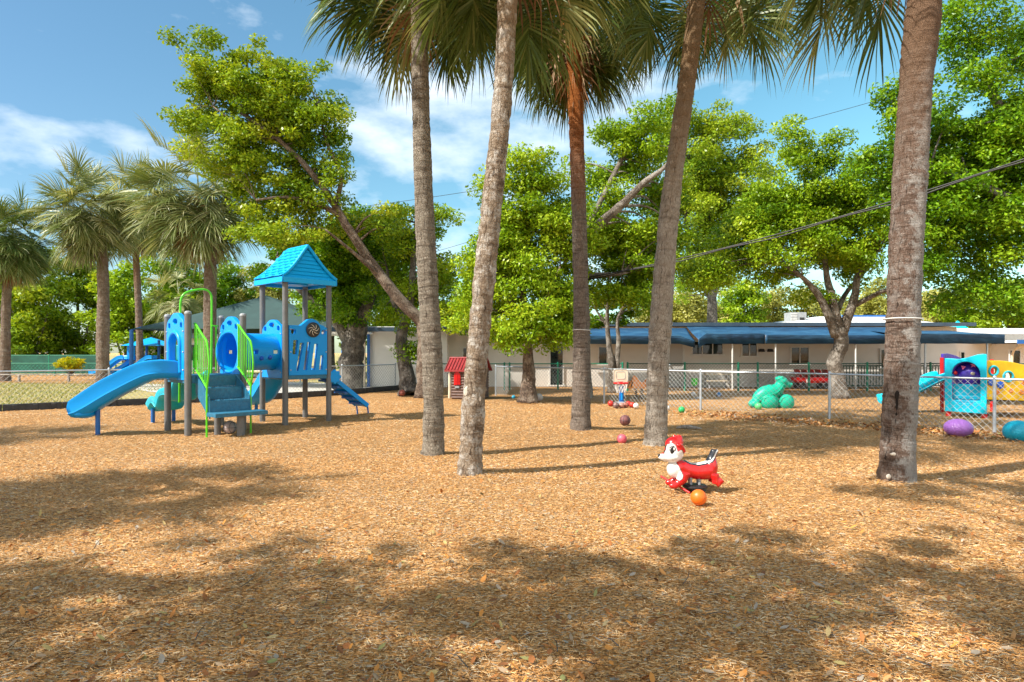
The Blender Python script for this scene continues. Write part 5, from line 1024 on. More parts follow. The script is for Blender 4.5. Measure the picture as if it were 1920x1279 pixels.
# wavy climber at the rear left
s3 = (pa + pc) / 2
cp_ = [s3 - uh * .06 + Vector((0, 0, 1.05)), s3 - uh * .35 + Vector((0, 0, .95)), s3 - uh * .62 + Vector((0, 0, .62)), s3 - uh * .95 + Vector((0, 0, .66)), s3 - uh * 1.25 + Vector((0, 0, .58)), s3 - uh * 1.45 + Vector((0, 0, .36)), s3 - uh * 1.72 + Vector((0, 0, .44)), s3 - uh * 1.95 + Vector((0, 0, .30))]
slide(cp_, 'teal', .27, .14, [(s3 - uh * 1.85 + vh * k * .22 + Vector((0, 0, -.05)), s3 - uh * 1.85 + vh * k * .22 + Vector((0, 0, .3))) for k in (-1, 1)], name='wavy_climber')
# ladder climber on the right of the tower
s4 = (pg + ph_) / 2; e4 = s4 + vh * 1.25
m = MB()
for sg in (-1, 1): sweep(m, [s4 + uh * sg * .26 + Vector((0, 0, 1.16)), s4 + vh * .15 + uh * sg * .26 + Vector((0, 0, 1.08)), e4 + uh * sg * .26 + Vector((0, 0, .26))], [(-.025, -.05), (.025, -.05), (.025, .06), (-.025, .06)])
sweep(m, [s4 + vh * .1 + Vector((0, 0, 1.06)), e4 + Vector((0, 0, .24))], [(-.25, -.01), (.25, -.01), (.25, .01), (-.25, .01)])
o = m.build('climber', M['blue'], ps, bevel=.01)
for k in range(5):
    p = s4.lerp(e4, .2 + k * .17) + Vector((0, 0, 1.08 - (.2 + k * .17) * .86)); m = MB(); m.box(p, (.5, .13, .05), R(-43)); sub(m, 'rung', M['bluepaint'], o)
for sg in (-1, 1): m = MB(); m.tube([e4 + uh * sg * .24 + Vector((0, 0, .3)), e4 + uh * sg * .24 + vh * .05 + Vector((0, 0, -.05))], .02, 8); sub(m, 'support_leg', M['bluepaint'], o)
fc = ph_ + vh * .12 + Vector((0.02, 0, 1.02)); m = MB(); V = []
ou = [((.16 + .018 * math.cos(8 * a)) * math.cos(a), (.16 + .018 * math.cos(8 * a)) * math.sin(a)) for a in np.linspace(0, 2 * math.pi, 49)[:-1]]
panel('flower_knob', [(x, z) for x, z in ou], [], .09, M['blue'], ps, Matrix(((vh.x, 0, w_.x, fc.x), (vh.y, 0, w_.y, fc.y), (0, 1, 0, fc.z), (0, 0, 0, 1))), .03)

# ------------------------------------------------------------------ balls
def ball(px, py_base, r, mat, label, kind='toy_ball', cat='ball', d=None, seams=False, zs=1, group=None):
    if d is None: x, y, _ = G(px, py_base); 
    else: x, y = (px - 960) / F * d, d
    t = thing(kind, label, cat, (x, y, 0), random.random() * 3, group); m = MB(); zc = r * zs * (.96 if zs == 1 else .78); m.ball((0, 0, zc), (r, r, r * zs), 32, 20); me = m.mesh('shell', 180); me.materials.append(mat); o = bpy.data.objects.new('shell', me); COL.objects.link(o); o.parent = t
    m = MB(); m.rev([(.001, 0), (.006, 0), (.006, .003), (.001, .004)], (0, 0, zc + r * zs - .002), 8); me = m.mesh('valve'); me.materials.append(M['black'])
    if seams:
        s = MB(); rr = r * 1.004
        s.tube([(rr * math.cos(a), rr * math.sin(a), zc) for a in np.linspace(0, 6.2832, 49)[:-1]], .004, 6, closed=True); s.tube([(rr * math.cos(a), 0, zc + rr * math.sin(a)) for a in np.linspace(0, 6.2832, 49)[:-1]], .004, 6, closed=True)
        for sg in (-1, 1): s.tube([(sg * rr * (.38 + .42 * math.sin(a) ** 2 * 1.0) if False else sg * rr * .55, rr * .835 * math.cos(a), zc + rr * .835 * math.sin(a)) for a in np.linspace(0, 6.2832, 41)[:-1]], .004, 6, closed=True)
        me2 = s.mesh('seam'); me2.materials.append(M['black']); o2 = bpy.data.objects.new('seam', me2); COL.objects.link(o2); o2.parent = t; t.rotation_euler = (.0, 0, random.random() * 3)
    else:
        o2 = bpy.data.objects.new('valve', me); COL.objects.link(o2); o2.parent = t
    return t
def rub(name, c, b=0.0, rough=.4): return plain(name, c, rough, .08, 8, b, 150, dirt=(.35, .28, .2), dirtamt=.25)
gb = 'loose balls'
ball(1310, 947, .083, rub('orange_ball', (.85, .16, .01)), 'small bright orange ball lying in front of the red spring rider', group=gb)
ball(1166, 832, .086, rub('pink_ball', (.75, .12, .17), .2), 'pink ball in front of the third palm gap, left of the pale palm', group=gb)
ball(1172, 798, .118, rub('maroon_ball', (.20, .07, .07), .3, .6), 'dark maroon basketball behind the pink ball', kind='basketball', seams=True, group=gb)
ball(431, 811, .128, rub('grey_ball', (.42, .36, .36), .2, .5), 'grey striped basketball under the play structure stairs', kind='basketball', seams=True, d=12.55, group=gb)
ball(573.5, 783, .055, rub('red_ball_a', (.6, .02, .02)), 'small red ball behind a tower post of the play structure', d=15.9, group=gb)
ball(754, 743, .12, rub('brick_ball', (.38, .10, .07), .3, .6), 'brick red basketball at the foot of the small upright oak', kind='basketball', seams=True, group=gb)
ball(963, 748, .066, rub('blue_ball_a', (.02, .35, .55)), 'small blue ball between the playhouse and the round oak trunk', group=gb)
ball(1011, 752, .125, rub('silver_ball', (.55, .53, .52), .1), 'silver grey ball tucked behind the round oak trunk', group=gb)
ball(1278, 774, .085, rub('green_ball', (.02, .42, .12)), 'dark green ball in the leaf litter right of the pale palm', group=gb)
ball(1251, 770, .075, rub('white_ball', (.7, .7, .68)), 'white ball partly hidden by the pale palm trunk', group=gb)
ball(1422, 768, .10, rub('lime_ball', (.10, .60, .20)), 'light green ball in front of the green dinosaur climber tail', d=17.75, group=gb)
ball(1348, 744, .085, rub('blue_ball_b', (.02, .18, .50)), 'blue ball behind the fence, left of the green dinosaur climber', group=gb)
ball(1300, 743, .085, rub('soccer_ball', (.65, .66, .68)), 'white ball under the green bucket behind the fence', group=gb)
gh = 'balls heaped around the toy hoop'
for px, py, r, c, lab, sm_ in ((1145, 762, .088, (.55, .03, .02), 'red ball left of the toy hoop base', 0), (1155, 766, .09, (.24, .14, .13), 'brown ball in front of the toy hoop base', 1), (1165.5, 765.5, .08, (.42, .2, .16), 'tan brown ball right beside the dark brown one by the hoop', 0), (1173.5, 765, .085, (.40, .12, .08), 'rust ball right of the toy hoop base', 1), (1178, 762, .08, (.62, .03, .03), 'red ball behind the rust one by the hoop', 0), (1185, 764.5, .082, (.75, .05, .03), 'bright red ball next to the white ball by the hoop', 0), (1192.5, 766, .08, (.78, .74, .70), 'white ball at the right end of the heap by the hoop', 0)):
    ball(px, py, r, rub('heap_ball', c), lab, seams=bool(sm_), group=gh)
def knobby(name, c):
    m, nt, b = newmat(name); v = nt.nodes.new('ShaderNodeTexVoronoi'); v.inputs['Scale'].default_value = 34; nt.links.new(objco(nt), v.inputs['Vector']); b.inputs['Base Color'].default_value = (*c, 1); b.inputs['Roughness'].default_value = .3; bump(nt, b, v.outputs[0], .5, .015); return m
tb_ = ball(1797, 816, .245, knobby('purple_rubber', (.34, .14, .50)), 'big textured purple dome ball in front of the cyan play panel', zs=.72, kind='therapy_ball')
ball(1909, 826, .235, knobby('turquoise_rubber', (.01, .40, .58)), 'big glossy turquoise ball cut by the right edge', zs=.87, kind='therapy_ball')

# ------------------------------------------------------------------ moulded animals
def bake(mb, vox, smooth_it=8, name='body'):
    me = bpy.data.meshes.new(name); me.from_pydata([tuple(v) for v in mb.v], [], mb.f); bm = bmesh.new(); bm.from_mesh(me); bmesh.ops.recalc_face_normals(bm, faces=bm.faces); bm.to_mesh(me); bm.free()
    o = bpy.data.objects.new(name, me); COL.objects.link(o); r = o.modifiers.new('r', 'REMESH'); r.mode = 'VOXEL'; r.voxel_size = vox; s = o.modifiers.new('s', 'SMOOTH'); s.factor = .5; s.iterations = smooth_it
    dg = bpy.context.evaluated_depsgraph_get(); me2 = bpy.data.meshes.new_from_object(o.evaluated_get(dg)); bpy.data.objects.remove(o); me2.name = name; me2.shade_smooth(); return me2
def local(me, name, mat, t):
    me.materials.clear(); me.materials.append(mat); o = bpy.data.objects.new(name, me); COL.objects.link(o); o.parent = t; return o
def inpoly(x, y, poly):
    c = False; n = len(poly)
    for i in range(n):
        x1, y1 = poly[i]; x2, y2 = poly[(i + 1) % n]
        if (y1 > y) != (y2 > y) and x < (x2 - x1) * (y - y1) / (y2 - y1) + x1: c = not c
    return c
def pdist(x, y, pl, closed=False):
    best = 1e9; n = len(pl)
    for i in range(n if closed else n - 1):
        x1, y1 = pl[i]; x2, y2 = pl[(i + 1) % n]; dx, dy = x2 - x1, y2 - y1; t = max(0, min(1, ((x - x1) * dx + (y - y1) * dy) / (dx * dx + dy * dy))); best = min(best, math.hypot(x - x1 - t * dx, y - y1 - t * dy))
    return best
sx = lambda X: X / 1231.8 - .623
sz = lambda Y: .806 - Y / 1231.8
rd = thing('spring_rider', 'red black and white animal spring rider in the middle of the sunny mulch', 'spring rider', (2.09, 7.33, 0))
m = MB()
m.ball((sx(480), 0, sz(425)), (.115, .112, .118)); m.ball((sx(450), 0, sz(490)), (.115, .118, .075)); m.ball((sx(360), 0, sz(500)), (.075, .062, .052)); m.ball((sx(310), 0, sz(505)), (.045, .036, .033))
m.ball((sx(470), 0, sz(330)), (.095, .095, .09)); m.ball((sx(530), 0, sz(290)), (.065, .07, .07)); m.tube([(sx(520), 0, sz(260)), (sx(500), 0, sz(225)), (sx(465), 0, sz(192))], [.045, .03, .008], 12); m.ball((sx(545), 0, sz(245)), (.045, .05, .045))
for sy in (-1, 1): m.tube([(sx(510), sy * .085, sz(330)), (sx(535), sy * .115, sz(300)), (sx(560), sy * .10, sz(350)), (sx(600), sy * .085, sz(420))], [.018, .026, .024, .02], 10)
hd = bake(m, .0065, 5, 'head')
m = MB(); m.tube(spline([(sx(520), 0, sz(560)), (sx(550), 0, sz(640)), (sx(640), 0, sz(680)), (sx(800), 0, sz(700)), (sx(930), 0, sz(690)), (sx(1000), 0, sz(670))], 5), interp([.06, .115, .105, .088, .10, .105, .095], 26), 24)
m.ball((sx(480), 0, sz(670)), (.085, .09, .105)); m.ball((sx(1000), 0, sz(640)), (.075, .095, .12)); m.tube([(sx(1000), 0, sz(560)), (sx(1020), 0, sz(490)), (sx(1045), 0, sz(430)), (sx(1085), 0, sz(425)), (sx(1108), 0, sz(440))], [.06, .045, .045, .028, .006], 14)
for sy in (-1, 1):
    m.tube([(sx(590), sy * .06, sz(720)), (sx(570), sy * .075, sz(800)), (sx(500), sy * .085, sz(860)), (sx(440), sy * .09, sz(885))], [.075, .06, .042, .038], 14); m.ball((sx(450), sy * .09, sz(885)), (.058, .04, .036))
    m.tube([(sx(1020), sy * .055, sz(740)), (sx(1040), sy * .07, sz(820)), (sx(1030), sy * .075, sz(870))], [.06, .042, .036], 14); m.tube([(sx(1125), sy * .075, sz(800)), (sx(1090), sy * .075, sz(840)), (sx(1045), sy * .075, sz(885))], [.038, .036, .032], 14)
bd_ = bake(m, .007, 6, 'body')
headpoly = [(230, 470), (325, 452), (345, 400), (362, 315), (425, 285), (478, 318), (500, 402), (555, 378), (600, 450), (600, 600), (420, 640), (230, 600)]
chest = [(380, 560), (500, 575), (540, 650), (572, 735), (560, 790), (520, 812), (480, 800), (380, 720)]
stripe = [(560, 480), (610, 525), (700, 575), (800, 592), (900, 575), (980, 545), (1030, 500), (1062, 430), (1120, 380)]
RED, WHT, BLK = (.62, .006, .008), (.78, .76, .74), (.012, .018, .028)
def paint(me, fn):
    n = len(me.vertices); co = np.empty(n * 3, dtype=np.float32); me.vertices.foreach_get('co', co); co = co.reshape(-1, 3); out = np.ones((n, 4), dtype=np.float32)
    for i, (x, y, z) in enumerate(co): out[i, :3] = fn((x + .623) * 1231.8, (.806 - z) * 1231.8, y)
    at = me.color_attributes.new('paint', 'FLOAT_COLOR', 'POINT'); at.data.foreach_set('color', out.ravel())
def cpaint(X, Y, y):
    if inpoly(X, Y, headpoly) : return BLK if pdist(X, Y, headpoly[1:9]) < 7 else WHT
    return RED
def bpaint(X, Y, y):
    if X < 585 and inpoly(X, Y, chest): return BLK if pdist(X, Y, chest[1:7]) < 10 else WHT
    if X < 600 and abs(y) < .06 and X < 500 and Y < 800: return WHT
    if X > 575:
        ys = np.interp(X, [p[0] for p in stripe], [p[1] for p in stripe]); dd = pdist(X, Y, stripe)
        if dd < 10: return WHT
        if Y < ys: return BLK
        if dd < 27: return BLK
    return RED
paint(hd, cpaint); paint(bd_, bpaint)
mt, nt, b = newmat('glossy_painted_casting'); a = nt.nodes.new('ShaderNodeAttribute'); a.attribute_name = 'paint'; f = noise(nt, objco(nt), 30, 5)
nt.links.new(mixc(nt, ramp(nt, f.outputs[0], [(.55, 0), (.8, .25)]), a.outputs['Color'], (.4, .3, .2)), b.inputs['Base Color']); b.inputs['Roughness'].default_value = .32; b.inputs['Coat Weight'].default_value = .5; b.inputs['Coat Roughness'].default_value = .12; M['casting'] = mt
local(bd_, 'body', mt, rd); local(hd, 'head', mt, rd)
def lp(mb, name, mat, t, **k): return local(mb.mesh(name, k.get('smooth', 40)), name, M[mat], t)
m = MB(); m.ball((sx(272), 0, sz(485)), (.02, .02, .02), 16, 10); lp(m, 'nose', 'black', rd)
for sy in (-1, 1):
    m = MB(); m.ball((sx(432), sy * .100, sz(395)), (.032, .010, .046), 20, 12, Matrix.Rotation(sy * -.1, 3, 'X')); lp(m, 'eye', 'black', rd)
    m = MB(); m.ball((sx(447), sy * .108, sz(372)), (.012, .005, .018), 12, 8); lp(m, 'eye_glint', 'white', rd)
    m = MB(); m.tube([(sx(x), sy * yy, sz(y)) for x, y, yy in ((385, 400, .096), (388, 360, .100), (410, 335, .098), (440, 332, .098), (462, 355, .104), (468, 395, .107))], .004, 6); m.tube([(sx(375), sy * .094, sz(345)), (sx(420), sy * .103, sz(358)), (sx(455), sy * .106, sz(372))], .0035, 6); lp(m, 'eyelid', 'black', rd)
m = MB(); m.tube([(sx(340), .16, sz(815)), (sx(490), 0, sz(885)), (sx(645), -.16, sz(965))], .012, 10); lp(m, 'foot_bar', 'red', rd)
m = MB()
for X in (705, 825):
    for sy in (-.03, .03): m.tube([(sx(X), sy, sz(760)), (sx(X), sy, sz(890))], .018, 10)
lp(m, 'bracket', 'grey', rd)
m = MB(); m.rev([(.001, .045), (.12, .045), (.138, .055), (.140, .068), (.125, .082), (.08, .088), (.001, .09)], (sx(772), 0, 0), 40); lp(m, 'mount_plate', 'black', rd)
m = MB(); m.tube([(sx(790) + .10 * math.cos(a), .10 * math.sin(a), .012 + a * .0027) for a in np.linspace(0, 6 * math.pi / 1.5, 60)], .014, 8); lp(m, 'spring', 'black', rd)

# green dinosaur climber
dn = thing('dinosaur_climber', 'sea green plastic dinosaur climber with ribbed back behind the chain link fence', 'climber', (7.44, 18.35, 0)); m = MB()
spn = spline([(-.66, -.05, .09), (-.50, -.02, .16), (-.36, 0, .30), (-.20, 0, .40), (0, 0, .46), (.14, 0, .53), (.24, 0, .64), (.32, 0, .74)], 6); rr_ = interp([.06, .11, .18, .22, .22, .17, .13, .14], len(spn)); m.tube(spn, rr_, 20)
for sy in (-1, 1): m.ball((-.12, sy * .17, .17), (.24, .16, .23)); m.ball((.36, sy * .17, .17), (.22, .16, .23)); m.ball((-.50, sy * .10, .12), (.12, .1, .12))
m.ball((.30, 0, .76), (.16, .15, .13)); m.ball((.20, 0, .83), (.09, .12, .07)); m.tube([(.34, 0, .74), (.45, 0, .66), (.55, 0, .62)], [.12, .10, .06], 16); m.ball((.56, -.0, .67), (.05, .06, .05)); m.ball((.27, -.1, .88), .04); m.ball((.27, .1, .88), .04)
m.box((0.1, 0, .12), (.6, .3, .2))
db = bake(m, .016, 6, 'body'); local(db, 'body', M['dinogreen'], dn)
m = MB()
for i in range(4, len(spn) - 4, 2):
    c = spn[i]; r = rr_[i] * 1.07; tg = (spn[i + 1] - spn[i - 1]).normalized(); nn_ = Vector((0, 1, 0)).cross(tg); m.tube([c + (Vector((0, 1, 0)) * math.cos(a) - nn_ * math.sin(a) * (-1 if nn_.z < 0 else -1)) * r for a in np.linspace(.1, math.pi - .1, 14)], .026, 8)
lp(m, 'back_ridge', 'dinogreen', dn)
for sy in (-1, 1):
    for x in (-.12, .36): m = MB(); m.tube([(x + .235 * math.cos(a), sy * (.17 + .10), .17 + .04 + .12 * math.sin(a)) for a in np.linspace(.3, math.pi - .3, 10)], .010, 6); lp(m, 'leg_groove', 'dinogreen', dn)

# ------------------------------------------------------------------ playhouse
hx = thing('playhouse', 'small brown log playhouse with red roof and shutter behind the close palms', 'playhouse', (-1.5, 22.2, 0), R(-12)); hx.scale = (.93, .93, .95); m = MB()
def L(mb, name, mat, par=hx, smooth=40, bevel=0):
    me = mb.mesh(name, smooth); me.materials.append(M[mat]); o = bpy.data.objects.new(name, me); COL.objects.link(o); o.parent = par
    if bevel: bb = o.modifiers.new('B', 'BEVEL'); bb.width = bevel; bb.segments = 2; bb.limit_method = 'ANGLE'
    return o
hw, hd_, wh = .60, .50, 1.06
for k in range(11):
    z = .05 + k * .1; rr = .052
    m.tube([(-hw + .10, -hd_, z), (hw, -hd_, z)], rr, 10); m.tube([(-hw, hd_, z), (hw, hd_, z)], rr, 10); m.tube([(hw, -hd_, z), (hw, hd_, z)], rr, 10)
L(m, 'log_wall', 'log')
m = MB(); m.tube([(-hw, -hd_ + .02, .02)] + [(-hw, -.46 + .0, z) for z in (.3, .75)] + [(-hw, .46 * -math.cos(a), .75 + .32 * math.sin(a)) for a in np.linspace(.2, math.pi - .2, 9)] + [(-hw, .46, .75), (-hw, .46, .02)], .05, 8); L(m, 'door_frame', 'cream')
m = MB(); m.box((-hw + .02, .0, .30), (.04, .7, .5)); L(m, 'half_door', 'log')
m = MB(); rx = hw + .14
for sg in (-1, 1):
    m.add([(-rx, sg * (hd_ + .16), wh - .02), (rx, sg * (hd_ + .16), wh - .02), (rx, 0, wh + .40), (-rx, 0, wh + .40), (-rx, sg * (hd_ + .16), wh - .08), (rx, sg * (hd_ + .16), wh - .08), (rx, 0, wh + .34), (-rx, 0, wh + .34)], [(0, 1, 2, 3), (7, 6, 5, 4), (0, 4, 5, 1), (1, 5, 6, 2), (3, 2, 6, 7), (0, 3, 7, 4)])
    for i in range(13): x = -rx + .03 + i * (2 * rx - .06) / 12; m.tube([(x, sg * (hd_ + .165), wh), (x, 0, wh + .415)], .018, 6)
m.tube([(-rx, 0, wh + .41), (rx, 0, wh + .41)], .035, 8); L(m, 'roof', 'dred')
for x in (-hw + .06, hw - .02): m = MB(); m.add([(x, -hd_, wh), (x, hd_, wh), (x, 0, wh + .34), (x + .04, -hd_, wh), (x + .04, hd_, wh), (x + .04, 0, wh + .34)], [(0, 1, 2), (5, 4, 3), (0, 3, 4, 1), (1, 4, 5, 2), (2, 5, 3, 0)]); L(m, 'gable', 'log')
for xs in (-.28, .30):
    m = MB(); ol = [(-.12, 0), (.12, 0), (.12, .34)] + circ(0, .34, .12, .14, 8, 0, 180)[1:-1] + [(-.12, .34)]; V = [(xs + a, -hd_ - .075, .50 + z) for a, z in ol] + [(xs + a, -hd_ - .02, .50 + z) for a, z in ol]; n = len(ol)
    m.add(V, [tuple(range(n)), tuple(range(2 * n - 1, n - 1, -1))] + [(i, (i + 1) % n, n + (i + 1) % n, n + i) for i in range(n)])
    for k in range(7): m.box((xs, -hd_ - .085, .55 + k * .055), (.17, .025, .02))
    m.box((xs, -hd_ - .088, .70), (.02, .03, .4)); L(m, 'shutter', 'red')
    m = MB(); m.box((xs, -hd_ - .06, .43), (.16, .06, .07)); L(m, 'flower_box', 'grey')
# ------------------------------------------------------------------ toy hoop
b = G(1164, 760); hp = thing('toy_basketball_hoop', 'toddler basketball hoop with cream backboard, red rim and blue pole by the fence', 'basketball hoop', (b[0], b[1], 0)); q = hp
m = MB(); m.rev([(.001, 0), (.28, 0), (.29, .03), (.22, .08), (.10, .11), (.001, .12)], (0, 0, 0), 24); L(m, 'base', 'grey', hp)
m = MB(); m.box((.02, 0, .33), (.13, .11, .52)); L(m, 'pole', 'bluepaint', hp, bevel=.02); m = MB(); m.box((.02, -.01, .31), (.05, .12, .30)); L(m, 'pole_sleeve', 'blue', hp, bevel=.01)
ol = rrect(-.01, .88, .46, .42, .09); m = MB(); V = [(a, -.06, z) for a, z in ol] + [(a, -.02, z) for a, z in ol]; n = len(ol); m.add(V, [tuple(range(n)), tuple(range(2 * n - 1, n - 1, -1))] + [(i, (i + 1) % n, n + (i + 1) % n, n + i) for i in range(n)]); bb = L(m, 'backboard', 'cream', hp)
m = MB(); m.tube([(a, -.062, z) for a, z in rrect(-.01, .90, .27, .22, .05)], .007, 6, closed=True); m.tube([(a, -.062, z) for a, z in rrect(-.01, .88, .43, .39, .08)], .008, 6, closed=True); L(m, 'target_square', 'grey', bb)
m = MB(); m.tube([(-.04 + .20 * math.cos(a), -.28 + .20 * math.sin(a), .68) for a in np.linspace(0, 6.2832, 33)[:-1]], .026, 8, closed=True); m.box((-.02, -.07, .68), (.16, .10, .07)); L(m, 'rim', 'red', hp)
m = MB()
for i in range(12):
    for s in (-1, 1):
        m.tube([(-.04 + (.19 - .06 * t) * math.cos(i * .5236 + s * t * .6), -.28 + (.19 - .06 * t) * math.sin(i * .5236 + s * t * .6), .66 - .26 * t) for t in (0, .5, 1)], .006, 4)
L(m, 'net', 'white', hp)
# ------------------------------------------------------------------ tiger spring seesaw and other toys beyond the fence
b = (4.32, 21.9); tg_ = thing('spring_seesaw', 'orange black striped animal spring seat behind the fence by the hoop', 'spring rider', (b[0], b[1], 0))
ol = [(-.55, .36), (.62, .36), (.66, .48), (.60, .62), (.50, .60), (.40, .72), (.30, .68), (.16, .54), (.02, .60), (-.06, .72), (-.16, .80), (-.18, .70), (-.24, .58), (-.36, .62), (-.5, .50)]
for y0 in (-.12, .12):
    m = MB(); V = [(a, y0 - .02, z) for a, z in ol] + [(a, y0 + .02, z) for a, z in ol]; n = len(ol); m.add(V, [tuple(range(n)), tuple(range(2 * n - 1, n - 1, -1))] + [(i, (i + 1) % n, n + (i + 1) % n, n + i) for i in range(n)]); sp_ = L(m, 'side_board', 'orangewood', tg_)
    m = MB()
    for x in (-.44, -.34, -.24, .36, .46): m.box((x, y0, .50), (.03, .05, .17), Matrix.Rotation(.35, 3, 'Y'))
    L(m, 'stripe', 'black', sp_)
m = MB(); m.box((.05, 0, .42), (.8, .26, .05)); L(m, 'seat', 'orangewood', tg_, bevel=.01)
for x in (-.08, .12): m = MB(); m.tube([(x + .05 * math.cos(a), .05 * math.sin(a), a * .0115) for a in np.linspace(0, 10 * math.pi, 90)], .012, 6); L(m, 'spring', 'black', tg_)
m = MB(); m.ball((.45, 0, .72), (.10, .10, .09)); L(m, 'head', 'white', tg_)
bk = thing('bucket_toy', 'bright green toy bucket hung on a grey stand behind the fence', 'toy', ((1302 - 960) / F * 22, 22, 0)); m = MB(); m.rev([(.09, .45), (.12, .68), (.125, .69), (.115, .69), (.085, .46)], (0, 0, 0), 20); L(m, 'bucket', 'limeg', bk); m = MB(); m.tube([(.16, 0, 0), (.16, 0, .78), (.08, 0, .78)], .018, 8); m.rev([(.001, 0), (.14, 0), (.14, .05), (.001, .06)], (.16, 0, 0), 16); L(m, 'stand', 'grey', bk)
wg_ = thing('toddler_wagon', 'red multi seat toddler wagon parked under the awning by the oak trunk', 'wagon', (12.95, 27.7, 0)); m = MB(); m.box((0, 0, .42), (1.5, .6, .22), None, 1.1); m.box((0, 0, .30), (1.3, .4, .08)); L(m, 'body', 'red', wg_, bevel=.04)
for i in range(5): m = MB(); m.box((-.58 + i * .3, 0, .68), (.06, .52, .36), Matrix.Rotation(-.35, 3, 'Y')); L(m, 'seat_back', 'red', wg_, bevel=.03)
for x in (-.5, .5):
    for y in (-.3, .3): m = MB(); m.rev([(.04, -.03), (.13, -.03), (.15, 0), (.13, .03), (.04, .03)], (x, y, .15), 20, Matrix.Rotation(R(90), 3, 'X')); L(m, 'wheel', 'black', wg_)
m = MB(); m.tube(spline([(.7, -.25, .5), (.9, -.2, .95), (.9, .2, .95), (.7, .25, .5)], 5), .018, 8); L(m, 'handle', 'black', wg_); m = MB(); m.box((-.28, -.33, .36), (.16, .03, .14)); L(m, 'plate', 'white', wg_)
gt = 'toys under the awning'
pt_ = thing('picnic_table', 'small tan picnic table against the wall below the triple window', 'table', (px2(1345, 28.3), 28.3, 0), 0, gt)
m = MB(); m.box((0, 0, .62), (1.2, .5, .05)); L(m, 'tabletop', 'cream', pt_); 
for s in (-1, 1): m = MB(); m.box((0, s * .42, .34), (1.2, .2, .04)); L(m, 'bench', 'cream', pt_)
for x in (-.45, .45): m = MB(); m.box((x, 0, .31), (.06, .8, .06)); m.bar((x, -.35, 0), (x, -.12, .6), .03); m.bar((x, .35, 0), (x, .12, .6), .03); L(m, 'leg', 'grey', pt_)
for k, (X, Y, lab) in enumerate(((-10.6, 30.0, 'grey steel picnic table on the concrete patio nearest the play tower'), (-12.9, 31.5, 'grey steel picnic table on the patio farther left under the canopy edge'))):
    t = thing('picnic_table', lab, 'table', (X, Y, 0), .3, 'picnic tables on the patio')
    m = MB(); m.box((0, 0, .74), (1.8, .7, .05)); L(m, 'tabletop', 'galv', t)
    for s in (-1, 1): m = MB(); m.box((0, s * .7, .44), (1.8, .26, .04)); L(m, 'bench', 'galv', t)
    for x in (-.65, .65): m = MB(); m.tube([(x, -.7, .42), (x, -.7, .03), (x, .7, .03), (x, .7, .42)], .025, 8); m.tube([(x, -.3, .03), (x, -.3, .72)], .025, 8); m.tube([(x, .3, .03), (x, .3, .72)], .025, 8); L(m, 'leg', 'galv', t)
# weathered bark piece
c = G(1288, 805); dw = thing('driftwood', 'pale weathered branch piece lying on the mulch behind the pale palm', 'branch', c); m = MB(); m.tube(spline([(-.22, 0, .03), (-.1, .02, .045), (.05, 0, .05), (.2, -.02, .03), (.3, -.01, .015)], 4), interp([.015, .035, .04, .03, .008], 17), 8); m.tube([(.05, 0, .05), (.1, .06, .09)], [.015, .005], 6); me = m.mesh('wood', 180); local(me, 'wood', M['deadwood'], dw)
for k in range(26):
    px, py = random.uniform(100, 1800), random.choice((random.uniform(960, 1260), random.uniform(1000, 1270))); g = G(px, py); L_ = random.uniform(.06, .22); a = random.random() * 3.14; m = MB(); v = Vector((math.cos(a), math.sin(a), 0)) * L_ / 2; cc = Vector(g) + Vector((0, 0, .035)); m.tube([cc - v, cc + Vector((random.gauss(0, .01), random.gauss(0, .01), .012)), cc + v + Vector((0, 0, random.uniform(-.01, .02)))], [.0035, .003, .0015], 5); o = m.build('twig', M['oak'], None); 
    tag(o, 'thin dry twig lying on the foreground mulch', 'twig', 'twigs on the foreground mulch')

# ------------------------------------------------------------------ right hand play set
rp_ = thing('panel_play_set', 'colourful play set with cyan arch panel, yellow porthole panel and red posts', 'playground', (11.6, 16.2, 0))
P0 = Vector((10.86, 16.05, 0)); P1 = Vector((11.44, 15.42, 0)); U = (P1 - P0).normalized(); Wd = (P1 - P0).length
out = [(0, .12), (Wd, .10), (Wd, 1.545)] + [(Wd * t, 1.43 + .115 * sm(max(0, min(1, (t - .25) / .65))) + .015 * math.cos(t * 6)) for t in np.linspace(.9, .05, 12)] + [(0, 1.44)]
hole = [(.15, .42), (.25, .34), (Wd - .25, .34), (Wd - .12, .42)] + [(x, z) for x, z in circ(Wd / 2 + .01, 1.06, Wd / 2 - .135, .30, 14, 0, 180)]
panel('cyan_panel', out, [hole], .07, M['cyan'], rp_, pm(P0, P1), .015)
Nn = U.cross(Vector((0, 0, 1))); 
def rq(u, z, w): return P0 + U * u - Nn * w + Vector((0, 0, z))
V = []; Fc = []
for i in range(13):
    a = math.pi * i / 12
    for w in (.02, .45): V.append(rq(Wd / 2 + .01 - (Wd / 2 - .12) * math.cos(a), 1.05 + .31 * math.sin(a), w))
for i in range(12): Fc.append((2 * i, 2 * i + 1, 2 * i + 3, 2 * i + 2))
m = MB(); m.add(V, Fc); o = m.build('arch_tunnel', M['purple'], rp_); so = o.modifiers.new('S', 'SOLIDIFY'); so.thickness = .015
m = MB(); m.ball(rq(Wd / 2, 1.0, .5), (.38, .38, .42), 24, 14); m.build('bubble_panel', M['purple'], rp_)
m = MB()
for i in range(5): m.box(rq(Wd / 2, .36 + i * .115, .10 + i * .07), (Wd - .26, .10, .10), math.atan2(U.y, U.x))
m.box(rq(Wd / 2, .5, .4), (Wd - .25, .5, .6), math.atan2(U.y, U.x)); m.build('moulded_steps', M['cyan'], rp_, bevel=.03, bseg=3)
